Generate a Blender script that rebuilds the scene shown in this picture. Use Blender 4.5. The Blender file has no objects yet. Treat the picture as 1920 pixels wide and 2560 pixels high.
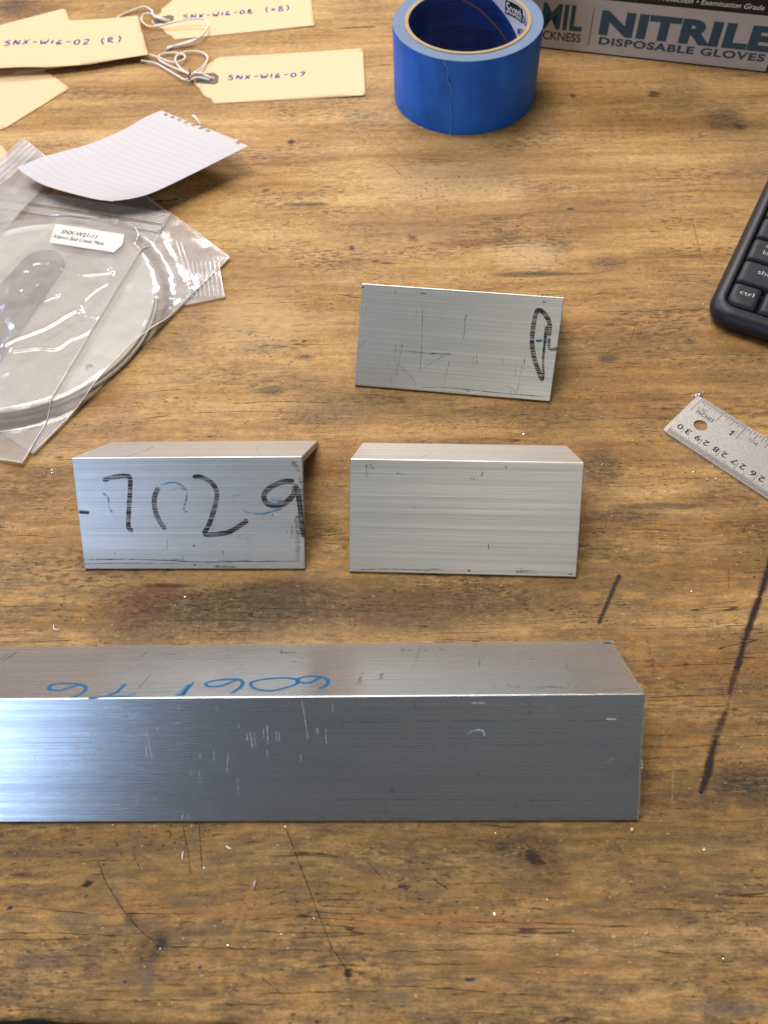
import bpy, bmesh, math, random
import numpy as np
from math import sin, cos, pi, radians, sqrt, atan2, hypot
from mathutils import Vector, Matrix, noise as mnoise
random.seed(7)
S = 0.001                                   # everything is written in millimetres
sc = bpy.context.scene
C = sc.collection

# ------------------------------------------------------------------ camera
F, PITCH, ROLL, H = 2031.0, radians(57.70), radians(-4.17), 319.4
cam_d = bpy.data.cameras.new("camera"); cam = bpy.data.objects.new("camera", cam_d); C.objects.link(cam)
sc.camera = cam
fw = Vector((0, cos(PITCH), -sin(PITCH))); up = Vector((0, sin(PITCH), cos(PITCH))); rt = Vector((1, 0, 0))
r2 = rt*cos(ROLL) + up*sin(ROLL); u2 = -rt*sin(ROLL) + up*cos(ROLL)
M = Matrix((r2, u2, -fw)).transposed().to_4x4(); M.translation = Vector((0, 0, H))*S
cam.matrix_world = M
cam_d.sensor_fit = 'VERTICAL'; cam_d.sensor_height = 5.64; cam_d.sensor_width = 4.23
cam_d.lens = 5.64*F/2560
cam_d.clip_start = 0.01; cam_d.clip_end = 50
cam_d.dof.use_dof = True; cam_d.dof.focus_distance = 0.385; cam_d.dof.aperture_fstop = 2.0
sc.render.resolution_x = 768; sc.render.resolution_y = 1024

# ------------------------------------------------------------------ light
sc.view_settings.view_transform = 'Standard'; sc.view_settings.look = 'None'
sc.view_settings.exposure = 0.25; sc.view_settings.gamma = 1.0
w = bpy.data.worlds.new("World"); sc.world = w; w.use_nodes = True
bg = w.node_tree.nodes['Background']; bg.inputs[0].default_value = (0.62, 0.60, 0.62, 1); bg.inputs[1].default_value = 0.10

def lamp(name, loc, target, sx, sy, power, col):
    d = bpy.data.lights.new(name, 'AREA'); d.shape = 'RECTANGLE'; d.size = sx; d.size_y = sy
    d.energy = power; d.color = col
    o = bpy.data.objects.new(name, d); C.objects.link(o); o.location = loc
    o.rotation_euler = (Vector(target)-Vector(loc)).to_track_quat('-Z', 'Y').to_euler()
    return o
lamp("ceiling_light", (-0.30, 0.72, 1.45), (-0.05, 0.3, 0), 0.85, 0.85, 21.0, (1.0, 0.92, 0.82))
lamp("far_fill_light", (0.15, 1.75, 1.0), (-0.05, 0.15, 0), 1.1, 0.28, 19.0, (1.0, 0.89, 0.82))  # added fill lamp, low on the far side, brightens the angles' back faces
lamp("room_light", (0.50, -1.35, 1.55), (0, 0.25, 0), 1.5, 0.45, 3.9, (1.0, 0.95, 0.82))
lamp("window_light", (-1.45, -1.45, 0.62), (-0.1, 0.15, 0), 0.7, 0.75, 10.5, (0.50, 0.68, 1.0))
lamp("monitor_light", (-1.05, 1.15, 0.72), (-0.15, 0.35, 0), 0.45, 0.36, 10.0, (0.52, 0.64, 1.0))

# ------------------------------------------------------------------ photograph point -> point in the place
def ray(px, py): return fw + r2*((px-960)/F) - u2*((py-1280)/F)
def U(px, py, z=0.0):
    d = ray(px, py); return Vector((0, 0, H)) + d*((z-H)/d.z)
def onplane(px, py, P, n):
    d = ray(px, py); o = Vector((0, 0, H)); return o + d*((P-o).dot(n)/d.dot(n))

# ------------------------------------------------------------------ node helper
class NB:
    def __init__(s, name):
        s.m = bpy.data.materials.new(name); s.m.use_nodes = True
        s.t = s.m.node_tree; s.n = s.t.nodes; s.p = s.n['Principled BSDF']; s.out = s.n['Material Output']
    def new(s, typ, **kw):
        x = s.n.new(typ)
        for k, v in kw.items(): setattr(x, k, v)
        return x
    def put(s, sock, v):
        if v is None: return
        if hasattr(v, 'is_output'): s.t.links.new(v, sock)
        else:
            if isinstance(v, (tuple, list)) and len(v) == 3 and len(sock.default_value) == 4: v = (*v, 1)
            sock.default_value = v
    def coord(s, which='Object', scale=(1000, 1000, 1000), loc=(0, 0, 0)):
        tc = s.new('ShaderNodeTexCoord'); return s.vmul(tc.outputs[which], scale, loc)
    def vmul(s, v, scale, loc=(0, 0, 0)):
        x = s.new('ShaderNodeVectorMath', operation='MULTIPLY_ADD'); s.put(x.inputs[0], v); x.inputs[1].default_value = scale; x.inputs[2].default_value = loc
        return x.outputs[0]
    def vadd(s, a, b):
        x = s.new('ShaderNodeVectorMath', operation='ADD'); s.put(x.inputs[0], a); s.put(x.inputs[1], b); return x.outputs[0]
    def sep(s, v):
        x = s.new('ShaderNodeSeparateXYZ'); s.put(x.inputs[0], v); return x.outputs
    def comb(s, a, b, c=0.0):
        x = s.new('ShaderNodeCombineXYZ')
        for i, q in enumerate((a, b, c)): s.put(x.inputs[i], q)
        return x.outputs[0]
    def noise(s, vec, scale=(1, 1, 1), detail=4, rough=.55, off=(0, 0, 0), dist=0.0, col=False):
        x = s.new('ShaderNodeTexNoise'); s.put(x.inputs['Vector'], s.vmul(vec, scale, off))
        x.inputs['Scale'].default_value = 1; x.inputs['Detail'].default_value = detail; x.inputs['Roughness'].default_value = rough
        x.inputs['Distortion'].default_value = dist
        return x.outputs['Color' if col else 'Fac']
    def mth(s, op, a, b=None, c=None, clamp=False):
        x = s.new('ShaderNodeMath', operation=op); x.use_clamp = clamp; s.put(x.inputs[0], a); s.put(x.inputs[1], b)
        if c is not None: s.put(x.inputs[2], c)
        return x.outputs[0]
    def rng(s, v, a, b, c=0.0, d=1.0, smooth=True):
        x = s.new('ShaderNodeMapRange'); x.interpolation_type = 'SMOOTHSTEP' if smooth else 'LINEAR'
        s.put(x.inputs[0], v)
        for i, q in enumerate((a, b, c, d)): x.inputs[1+i].default_value = q
        return x.outputs[0]
    def mix(s, f, a, b, mode='MIX'):
        x = s.new('ShaderNodeMix', data_type='RGBA', blend_type=mode); s.put(x.inputs[0], f); s.put(x.inputs[6], a); s.put(x.inputs[7], b)
        return x.outputs[2]
    def ramp(s, v, stops):
        x = s.new('ShaderNodeValToRGB'); s.put(x.inputs[0], v); e = x.color_ramp.elements
        while len(e) < len(stops): e.new(.5)
        for q, (p, c) in zip(e, stops): q.position = p; q.color = (*c, 1)
        return x.outputs[0]
    def bump(s, h, strength=.3, dist=.0002, normal=None):
        x = s.new('ShaderNodeBump'); x.inputs['Strength'].default_value = strength; x.inputs['Distance'].default_value = dist
        s.put(x.inputs['Height'], h); s.put(x.inputs['Normal'], normal) if normal is not None else None
        s.t.links.new(x.outputs[0], s.p.inputs['Normal']); return x.outputs[0]
    def set(s, **kw):
        nm = dict(col='Base Color', rough='Roughness', metal='Metallic', alpha='Alpha', spec='Specular IOR Level', trans='Transmission Weight', coat='Coat Weight', coatr='Coat Roughness', aniso='Anisotropic', anrot='Anisotropic Rotation', sheen='Sheen Weight')
        for k, v in kw.items(): s.put(s.p.inputs[nm[k]], v)
        return s

# ------------------------------------------------------------------ mesh helpers
def link(name, me, parent=None, mats=()):
    o = bpy.data.objects.new(name, me); C.objects.link(o)
    for m in mats: me.materials.append(m)
    if parent is not None: o.parent = parent
    return o
def mesh(name, vs, fs, mats, parent=None, smooth=False, uv=None, midx=None, origin=None):
    """vs in millimetres (in the parent's frame)"""
    me = bpy.data.meshes.new(name)
    o0 = Vector(origin) if origin is not None else Vector((0, 0, 0))
    me.from_pydata([tuple((Vector(v)-o0)*S) for v in vs], [], fs)
    if uv is not None:
        l = me.uv_layers.new(name="UVMap")
        for lp in me.loops: l.data[lp.index].uv = uv[lp.vertex_index]
    if midx: 
        for p, i in zip(me.polygons, midx): p.material_index = i
    if smooth: me.polygons.foreach_set('use_smooth', [True]*len(me.polygons))
    me.update()
    o = link(name, me, parent, mats if isinstance(mats, (list, tuple)) else [mats])
    o.location = o0*S
    return o
def tag(o, label=None, cat=None, group=None, kind=None):
    if label: o['label'] = label
    if cat: o['category'] = cat
    if group: o['group'] = group
    if kind: o['kind'] = kind
    return o
def thing(name, label, cat, loc=(0, 0, 0), rz=0.0, group=None):
    o = bpy.data.objects.new(name, None); C.objects.link(o); o.empty_display_size = .02
    o.location = Vector(loc)*S; o.rotation_euler = (0, 0, rz)
    return tag(o, label, cat, group)
def bevel_sharp(o, width, seg=2, angle=40):
    m = o.modifiers.new('bevel', 'BEVEL'); m.width = width*S; m.segments = seg; m.limit_method = 'ANGLE'; m.angle_limit = radians(angle)
def smooth_path(pts, n=6, closed=False):
    P = [Vector(p) for p in pts]; out = []; N = len(P)
    rngi = range(N) if closed else range(N-1)
    for i in rngi:
        p0 = P[i-1] if (i > 0 or closed) else P[0]*2-P[1]
        p1 = P[i]; p2 = P[(i+1) % N]; p3 = P[(i+2) % N] if (i+2 < N or closed) else P[-1]*2-P[-2]
        for k in range(n):
            t = k/n
            out.append(.5*((2*p1)+(p2-p0)*t+(2*p0-5*p1+4*p2-p3)*t*t+(3*p1-p0-3*p2+p3)*t**3))
    out.append(P[0].copy() if closed else P[-1].copy())
    return out
class Ribbons:
    """flat strokes lying on a surface; uv.x runs along in mm, uv.y across 0..1"""
    def __init__(s): s.v = []; s.f = []; s.uv = []
    def add(s, pts, width, normal, lift=.04, taper=True, jit=0.0, u0=None):
        normal = Vector(normal).normalized(); n = len(pts); L = 0; base = len(s.v)
        if u0 is None: u0 = random.random()*500
        tot = sum((pts[i+1]-pts[i]).length for i in range(n-1)) or 1
        for i, p in enumerate(pts):
            if i: L += (p-pts[i-1]).length
            t = (pts[min(i+1, n-1)]-pts[max(i-1, 0)]); t = t.normalized() if t.length > 0 else Vector((1, 0, 0))
            side = normal.cross(t).normalized(); wd = width(L/tot) if callable(width) else width
            if taper and (i == 0 or i == n-1): wd *= .45
            wd *= 1+jit*(random.random()-.5)
            q = p+normal*lift
            s.v += [q-side*wd/2, q, q+side*wd/2]; s.uv += [(u0+L, 0), (u0+L, .5), (u0+L, 1)]
            if i:
                a = base+3*(i-1)
                s.f += [(a, a+3, a+4, a+1), (a+1, a+4, a+5, a+2)]
    def dot(s, p, r, normal, lift=.04, n=9, jit=.5, sx=1.0, ax=None):
        normal = Vector(normal).normalized(); ax = Vector(ax) if ax is not None else Vector((1, 0, 0)); ay = normal.cross(ax)
        b = len(s.v); s.v.append(Vector(p)+normal*lift); s.uv.append((random.random()*100, .5))
        for k in range(n):
            a = 2*pi*k/n; rr = r*(1-jit/2+jit*random.random())
            s.v.append(Vector(p)+normal*lift+ax*cos(a)*rr*sx+ay*sin(a)*rr); s.uv.append((random.random()*100, .5))
        s.f += [(b, b+1+k, b+1+(k+1) % n) for k in range(n)]
    def build(s, name, mat, parent=None, kind=None):
        o = mesh(name, s.v, s.f, mat, parent, uv=s.uv)
        if kind: o['kind'] = kind
        return o
def tube(name, paths, rad, mat, parent=None, seg=7, radf=None):
    vs, fs, uv = [], [], []
    for pts in paths:
        n = len(pts); b = len(vs); L = 0; prev = None
        for i, p in enumerate(pts):
            if i: L += (p-pts[i-1]).length
            t = (pts[min(i+1, n-1)]-pts[max(i-1, 0)]).normalized()
            a = prev if prev is not None else (Vector((0, 0, 1)) if abs(t.z) < .9 else Vector((1, 0, 0)))
            a = (a-t*a.dot(t)).normalized(); bb = t.cross(a); prev = a
            r = rad*(radf(i/(n-1)) if radf else 1)
            for k in range(seg):
                an = 2*pi*k/seg; vs.append(p+a*cos(an)*r+bb*sin(an)*r); uv.append((L, k/seg))
            if i:
                for k in range(seg):
                    k2 = (k+1) % seg; fs.append((b+(i-1)*seg+k, b+(i-1)*seg+k2, b+i*seg+k2, b+i*seg+k))
        fs.append(tuple(b+k for k in range(seg))[::-1]); fs.append(tuple(b+(n-1)*seg+k for k in range(seg)))
    return mesh(name, vs, fs, mat, parent, smooth=True, uv=uv)
def text_obj(name, body, mat, parent, fn, w=None, h=None, bold=0.0, shear=0.0, align=0.0, lift_fn=None, spacing=1.0):
    """fn maps (x,y) in mm of the lettering to a point in the parent's frame; (0,0) is lower left"""
    cu = bpy.data.curves.new('txt', 'FONT'); cu.body = body; cu.size = 1.0; cu.offset = bold; cu.shear = shear
    cu.resolution_u = 4; cu.space_character = spacing
    ob = bpy.data.objects.new('txt', cu); C.objects.link(ob)
    dg = bpy.context.evaluated_depsgraph_get(); me0 = ob.evaluated_get(dg).to_mesh()
    vs = [v.co.copy() for v in me0.vertices]; fs = [tuple(p.vertices) for p in me0.polygons]
    ob.to_mesh_clear(); bpy.data.objects.remove(ob); bpy.data.curves.remove(cu)
    x0 = min(v.x for v in vs); x1 = max(v.x for v in vs); y0 = min(v.y for v in vs); y1 = max(v.y for v in vs)
    ky = h/(y1-y0) if h else w/(x1-x0); kx = w/(x1-x0) if w else ky
    return mesh(name, [fn((v.x-x0)*kx, (v.y-y0)*ky) for v in vs], fs, mat, parent)

# ------------------------------------------------------------------ materials
def wood_mat():
    N = NB('worn_plywood'); P = N.coord('Object')
    w1 = N.noise(P, (.0045, .009, .01), 2, .5); w2 = N.noise(P, (.018, .04, .01), 3, .5, (7, 3, 0))
    x, y, z = N.sep(P)
    yw = N.mth('ADD', y, N.mth('ADD', N.mth('MULTIPLY', N.mth('SUBTRACT', w1, .5), 22), N.mth('MULTIPLY', N.mth('SUBTRACT', w2, .5), 3.5)))
    Q = N.comb(x, yw, z)
    A = N.noise(Q, (.0035, .045, .02), 5, .6, (1, 2, 0)); B = N.noise(Q, (.012, .30, .05), 6, .62, (3, 9, 0)); Cc = N.noise(Q, (.07, 1.3, .2), 4, .6)
    band = N.mth('ADD', N.mth('MULTIPLY', A, .55), N.mth('ADD', N.mth('MULTIPLY', B, .22), N.mth('MULTIPLY', N.noise(P, (.011, .019, .02), 5, .6, (77, 12, 0)), .23)))
    col = N.ramp(band, [(.36, (.200, .106, .034)), (.44, (.315, .182, .060)), (.50, (.410, .250, .092)), (.56, (.475, .306, .126)), (.66, (.56, .390, .185))])
    # reddish latewood streaks
    R = N.rng(N.noise(Q, (.003, .085, .02), 3, .55, (40, 5, 0)), .56, .68)
    col = N.mix(N.mth('MULTIPLY', R, .40), col, (.330, .155, .042))
    # grey handling dirt, in soft clouds
    D = N.noise(P, (.012, .022, .02), 7, .66, (11, 0, 0)); D2 = N.noise(Q, (.05, .22, .1), 6, .7, (0, 5, 0))
    dm = N.rng(N.mth('ADD', N.mth('MULTIPLY', D, .65), N.mth('MULTIPLY', D2, .35)), .47, .62)
    col = N.mix(N.mth('MULTIPLY', dm, .40), col, (.250, .175, .098))
    # grime, and an even darkening, toward the front of the bench
    fr = N.rng(y, 420, -10, 0, 1)
    dm2 = N.mth('MULTIPLY', fr, N.rng(D2, .40, .62))
    col = N.mix(N.mth('MULTIPLY', dm2, .80), col, (.160, .112, .060)); col = N.mix(N.mth('MULTIPLY', fr, .45), col, (.72, .72, .72), 'MULTIPLY')
    # broad smoky bands worked into the surface, heavier toward the front
    lg = N.noise(Q, (.0045, .028, .02), 6, .62, (33, 71, 0)); lg2 = N.noise(P, (.016, .030, .02), 6, .66, (130, 7, 0))
    lgm = N.mth('MULTIPLY', N.rng(N.mth('ADD', N.mth('MULTIPLY', lg, .55), N.mth('MULTIPLY', lg2, .45)), .47, .60), N.rng(y, 520, 150, .20, .60))
    col = N.mix(lgm, col, (.150, .096, .044))
    # fibres
    col = N.mix(.45, col, N.mix(N.rng(Cc, .34, .66, smooth=False), (.72, .67, .62), (1.18, 1.16, 1.12)), 'MULTIPLY')
    Fi = N.noise(Q, (.75, 2.1, 1), 3, .75, (17, 60, 0)); Fj = N.noise(P, (.22, .34, .2), 5, .75, (8, 44, 0))
    col = N.mix(1.0, col, N.mix(N.rng(Fi, .36, .64, smooth=False), (.80, .77, .74), (1.17, 1.17, 1.16)), 'MULTIPLY')
    col = N.mix(1.0, col, N.mix(N.rng(Fj, .38, .62, smooth=False), (.84, .81, .78), (1.13, 1.14, 1.15)), 'MULTIPLY')
    # grimy mottling, made of short dark fibre ends
    G = N.noise(P, (.010, .030, .02), 5, .6, (90, 30, 0)); G2 = N.noise(Q, (.16, .62, .3), 6, .72, (6, 60, 0))
    gm = N.mth('MULTIPLY', N.rng(G, .48, .64), N.rng(G2, .48, .58))
    col = N.mix(N.mth('MULTIPLY', gm, .72), col, (.070, .048, .026))
    # placed stains (x, y, rx, ry, turn, amount, colour)
    st = STAINS; brk = N.rng(N.mth('ADD', N.mth('MULTIPLY', G2, .6), N.mth('MULTIPLY', N.noise(P, (.35, .55, .3), 4, .7), .4)), .45, .55, .45, 1)
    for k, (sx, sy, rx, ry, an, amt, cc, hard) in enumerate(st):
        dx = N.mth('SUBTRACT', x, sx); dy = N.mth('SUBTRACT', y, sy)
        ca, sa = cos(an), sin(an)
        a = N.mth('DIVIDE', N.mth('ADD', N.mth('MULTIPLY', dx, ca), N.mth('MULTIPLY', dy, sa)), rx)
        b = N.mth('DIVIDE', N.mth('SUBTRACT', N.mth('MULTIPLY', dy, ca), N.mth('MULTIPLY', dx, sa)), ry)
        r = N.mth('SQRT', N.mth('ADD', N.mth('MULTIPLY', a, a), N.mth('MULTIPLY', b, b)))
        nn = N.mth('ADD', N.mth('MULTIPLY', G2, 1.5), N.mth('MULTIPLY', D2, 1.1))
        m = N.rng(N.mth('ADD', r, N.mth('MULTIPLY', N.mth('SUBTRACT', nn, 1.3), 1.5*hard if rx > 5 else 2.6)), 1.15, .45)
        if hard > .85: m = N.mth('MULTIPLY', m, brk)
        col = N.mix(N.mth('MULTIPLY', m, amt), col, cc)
    # small pits and flecks
    T = N.noise(Q, (.30, 1.05, .3), 3, .6, (21, 2, 0)); T2 = N.noise(P, (.02, .06, .02), 3, .6, (50, 0, 0))
    tm = N.mth('MULTIPLY', N.rng(T, .60, .66), N.rng(T2, .44, .60))
    col = N.mix(N.mth('MULTIPLY', tm, .85), col, (.045, .028, .016))
    lt = N.mth('MULTIPLY', N.rng(N.noise(P, (.45, .8, .3), 2, .5, (4, 77, 0)), .68, .74), .5)
    col = N.mix(lt, col, (.62, .46, .26))
    # hairline cracks along the grain
    K = N.noise(Q, (.006, .115, .01), 2, .45, (14, 31, 0)); Kd = N.mth('ABSOLUTE', N.mth('SUBTRACT', K, .52))
    kb = N.rng(N.noise(P, (.022, .05, .02), 3, .6, (2, 90, 0)), .56, .62)
    km = N.mth('MULTIPLY', N.rng(Kd, .0065, .002), kb)
    K2 = N.noise(Q, (.016, .42, .01), 2, .5, (1, 3, 0)); K2d = N.mth('ABSOLUTE', N.mth('SUBTRACT', K2, .55))
    k2 = N.mth('MULTIPLY', N.rng(K2d, .012, .004), N.rng(N.noise(P, (.035, .05, .02), 3, .6, (20, 9, 0)), .58, .66))
    kk = N.mth('MAXIMUM', km, N.mth('MULTIPLY', k2, .35))
    col = N.mix(N.mth('MULTIPLY', kk, .85), col, (.040, .022, .012))
    # the cut edge is greyer and darker
    ed = N.rng(N.mth('ADD', z, N.mth('MULTIPLY', D2, 1.2)), -.25, -1.0)
    col = N.mix(ed, col, (.060, .055, .035))
    h = N.mth('ADD', N.mth('ADD', N.mth('MULTIPLY', Cc, .35), N.mth('MULTIPLY', Fj, .5)), N.mth('MULTIPLY', B, .5))
    h = N.mth('SUBTRACT', h, N.mth('ADD', N.mth('MULTIPLY', kk, .9), N.mth('MULTIPLY', tm, .6)))
    h = N.mth('ADD', h, N.mth('MULTIPLY', G2, .25))
    N.set(col=col, rough=N.rng(D2, .3, .7, .72, .56), spec=.20)
    N.bump(h, .75, .00045)
    return N.m

def alu_mat(name, seed, base=(.66, .665, .655), rough=.34, streak=1.0, metal=.78):
    N = NB(name); uv = N.coord('UV', (1, 1, 1))
    a = N.noise(uv, (.0035, .55, 1), 4, .65, (seed, seed*3, 0)); b = N.noise(uv, (.006, 3.2, 1), 4, .75, (seed*2, 1, 0)); c = N.noise(uv, (.0022, .10, 1), 3, .5, (9, seed, 0))
    f = N.mth('ADD', N.mth('MULTIPLY', a, .26), N.mth('ADD', N.mth('MULTIPLY', b, .62), N.mth('MULTIPLY', c, .12)))
    f = N.rng(f, .36, .64, 0, 1, False)
    col = N.mix(f, tuple(q*(1-.38*streak) for q in base), tuple(min(.92, q*(1+.24*streak)) for q in base))
    sp = N.rng(N.noise(uv, (.9, 1.7, 1), 3, .6, (seed, 8, 0)), .66, .72)
    cl = N.rng(N.noise(uv, (.03, .05, 1), 3, .6, (seed, 2, 0)), .42, .62)
    col = N.mix(N.mth('MULTIPLY', N.mth('MULTIPLY', sp, cl), .55), col, (.20, .20, .19))
    # oxide bloom and grime near the toe
    ox = N.rng(N.noise(uv, (.02, .07, 1), 5, .65, (seed*5, 4, 0)), .42, .70)
    col = N.mix(N.mth('MULTIPLY', ox, .25), col, tuple(q*.72 for q in base))
    tn = N.new('ShaderNodeTangent', direction_type='UV_MAP'); tn.uv_map = 'UVMap'
    N.t.links.new(tn.outputs[0], N.p.inputs['Tangent'])
    N.set(col=col, metal=metal, rough=N.rng(f, 0, 1, rough+.05, rough-.05, False), aniso=.45, anrot=ANROT, spec=.5)
    N.bump(N.mth('ADD', a, b), .4, .00008)
    return N.m
ANROT = 0.25
def plain(name, col, rough=.6, metal=0.0, spec=.4, grain=.12, scale=.8, bump=.15):
    N = NB(name); P = N.coord('Object'); n = N.noise(P, (scale,)*3, 4, .6); n2 = N.noise(P, (scale*.08,)*3, 3, .6, (5, 5, 5))
    f = N.mth('ADD', N.mth('MULTIPLY', n, .6), N.mth('MULTIPLY', n2, .4))
    c = N.mix(N.rng(f, .3, .7), tuple(q*(1-grain) for q in col), tuple(q*(1+grain) for q in col))
    N.set(col=c, rough=rough, metal=metal, spec=spec); N.bump(n, bump, .0001)
    return N.m
def ink(name, col, cover=.5, stretch=(.02, 2.2), rough=.5, soft=.06, edge=True, lo=.12, es=.36, hi=1.0):
    """marker ink: broken up along the surface it was drawn on"""
    N = NB(name); P = N.coord('Generated' if False else 'Object'); n = N.noise(P, (stretch[0], stretch[1], stretch[1]), 4, .7); uv = N.coord('UV', (1, 1, 1)); u, v, _ = N.sep(uv)
    n2 = N.noise(uv, (.12, .5, 1), 3, .6)
    e = N.rng(N.mth('ABSOLUTE', N.mth('SUBTRACT', v, .5)), .5, es) if edge else 1.0
    al = N.rng(N.mth('ADD', N.mth('MULTIPLY', n, .75), N.mth('MULTIPLY', n2, .25)), cover-soft, cover+soft, lo, hi)
    N.set(col=col, rough=rough, alpha=N.mth('MULTIPLY', al, e), spec=.3)
    return N.m

def lin(r, g, b):
    f = lambda q: (q/255/12.92 if q/255 <= .04045 else ((q/255+.055)/1.055)**2.4); return (f(r), f(g), f(b))

# ================================================================== THE BENCH
floor_m = plain('dark_floor', (.02, .02, .022), .8)
fl = mesh('floor', [(-2500, -2500, -760), (2500, -2500, -760), (2500, 3000, -760), (-2500, 3000, -760)], [(0, 1, 2, 3)], floor_m); tag(fl, kind='structure')

TR = radians(-4.5); TO = Vector((-12.3, -1.6, 0))
def tloc(p):                                   # world -> bench frame
    d = Vector(p)-TO; return Vector((d.x*cos(TR)+d.y*sin(TR), -d.x*sin(TR)+d.y*cos(TR), d.z))
def T(px, py, z=0): return tloc(U(px, py, z))
DK = (.040, .032, .024); BR = (.085, .036, .016); GR = (.10, .085, .06); OR = (.42, .21, .05)
def stain(px, py, wpx, hpx, amt, cc=DK, an=0.0, hard=1.0):
    p = T(px, py); k = (T(px+20, py)-p).length/20; ky = (T(px, py+20)-p).length/20
    return (p.x, p.y, wpx*k, hpx*ky, an, min(.97, amt*(1.35 if hard > .85 else 1.05)), cc, hard)
STAINS = [
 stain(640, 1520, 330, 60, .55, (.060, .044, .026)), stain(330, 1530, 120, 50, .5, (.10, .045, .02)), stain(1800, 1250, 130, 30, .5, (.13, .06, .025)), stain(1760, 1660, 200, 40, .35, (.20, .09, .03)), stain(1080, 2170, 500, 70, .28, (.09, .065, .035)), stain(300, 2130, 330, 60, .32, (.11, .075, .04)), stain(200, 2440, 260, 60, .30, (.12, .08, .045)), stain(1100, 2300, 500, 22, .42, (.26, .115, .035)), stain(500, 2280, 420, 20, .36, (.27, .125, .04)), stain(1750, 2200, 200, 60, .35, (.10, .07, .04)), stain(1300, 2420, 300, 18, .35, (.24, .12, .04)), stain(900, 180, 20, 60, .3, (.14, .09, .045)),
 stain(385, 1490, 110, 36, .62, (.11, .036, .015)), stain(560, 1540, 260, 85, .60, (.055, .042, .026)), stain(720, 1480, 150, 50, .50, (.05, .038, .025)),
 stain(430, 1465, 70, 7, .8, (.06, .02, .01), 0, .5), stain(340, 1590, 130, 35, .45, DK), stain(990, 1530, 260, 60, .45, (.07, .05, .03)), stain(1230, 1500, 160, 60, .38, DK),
 stain(1890, 1960, 160, 60, .72, DK), stain(1720, 2000, 130, 30, .4, DK), stain(1900, 1330, 120, 60, .35, BR), stain(1570, 1290, 120, 22, .62, (.06, .04, .03)), stain(1650, 1265, 130, 10, .6, DK, 0, .6),
 stain(1320, 2120, 110, 50, .55, DK), stain(1335, 2146, 22, 18, .9, (.02, .018, .014), -.5, .5), stain(1250, 2120, 26, 13, .7, DK), stain(1370, 2180, 60, 60, .45, BR),
 stain(60, 2187, 45, 11, .7, (.11, .028, .02), 0, .5), stain(385, 2370, 55, 40, .72, (.03, .025, .02), .6, .9), stain(330, 2300, 22, 20, .65, DK, -.4), stain(370, 2450, 16, 55, .55, GR, 0, .8), stain(290, 2240, 14, 45, .5, GR, .5),
 stain(100, 2395, 90, 30, .35, GR), stain(222, 2208, 15, 9, 1.0, (.01, .007, .004), .3, .4), stain(205, 2310, 80, 18, .35, GR), stain(1010, 2215, 14, 6, .9, DK, 0, .5),
 stain(1820, 2520, 130, 22, .6, (.10, .09, .085), 0, .9), stain(980, 2490, 60, 20, .45, GR), stain(1420, 2550, 60, 10, .8, DK), stain(869, 2430, 9, 11, .95, (.02, .016, .012), 0, .4),
 stain(660, 476, 14, 5, .8, DK, .1, .6), stain(770, 511, 60, 6, .65, DK, 0, .7), stain(728, 355, 9, 11, .9, (.04, .02, .01), 0, .5), stain(880, 620, 9, 7, .95, DK, 0, .5), stain(626, 831, 9, 6, .95, DK, 0, .5),
 stain(960, 580, 180, 45, .22, GR), stain(655, 866, 70, 20, .5, GR), stain(760, 893, 30, 9, .55, DK), stain(675, 978, 40, 14, .6, DK), stain(920, 1000, 160, 25, .35, DK), stain(830, 1040, 130, 30, .40, GR), stain(1160, 1040, 180, 28, .25, GR),
 stain(1635, 236, 14, 8, .85, (.05, .05, .02), 0, .5), stain(1700, 230, 70, 45, .30, DK), stain(1810, 300, 60, 35, .55, DK), stain(1850, 315, 20, 10, .8, DK), stain(1432, 239, 8, 6, .9, (.16, .03, .01), 0, .5),
 stain(1350, 480, 60, 22, .5, (.16, .06, .03)), stain(1426, 522, 12, 5, .95, DK, 0, .4), stain(1160, 606, 80, 14, .55, (.14, .05, .025)), stain(1275, 600, 60, 22, .45, DK), stain(1390, 620, 60, 22, .42, DK), stain(1520, 660, 55, 25, .4, DK),
 stain(1030, 595, 16, 9, .7, BR), stain(1330, 685, 120, 8, .7, (.07, .045, .03), 0, .6), stain(1520, 895, 35, 12, .65, DK, 0, .7), stain(1600, 840, 30, 12, .5, DK), stain(1720, 852, 14, 10, .8, DK), stain(1450, 860, 180, 40, .22, GR),
 stain(70, 30, 110, 45, .6, (.09, .045, .02)), stain(30, 10, 60, 30, .6, DK), stain(300, 270, 200, 14, .4, (.13, .065, .025)), stain(420, 140, 120, 70, .25, (.13, .07, .03)), stain(900, 290, 50, 30, .25, GR), stain(910, 30, 110, 14, .35, DK),
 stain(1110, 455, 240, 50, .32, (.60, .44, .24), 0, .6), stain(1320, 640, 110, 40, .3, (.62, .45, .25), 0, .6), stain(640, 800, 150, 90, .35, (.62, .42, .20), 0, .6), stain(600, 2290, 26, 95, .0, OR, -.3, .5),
 stain(250, 1010, 100, 60, .35, (.25, .12, .04)), stain(1300, 420, 100, 60, .25, (.28, .17, .07)), stain(1890, 430, 90, 60, .4, (.16, .10, .05)), stain(50, 1220, 120, 70, .25, BR), stain(850, 1200, 60, 90, .35, BR), stain(1500, 1170, 60, 60, .55, (.05, .035, .025)),
]
wood = wood_mat()
bench = thing('workbench', 'scarred golden plywood workbench that everything lies on', 'workbench', TO, TR)
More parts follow.
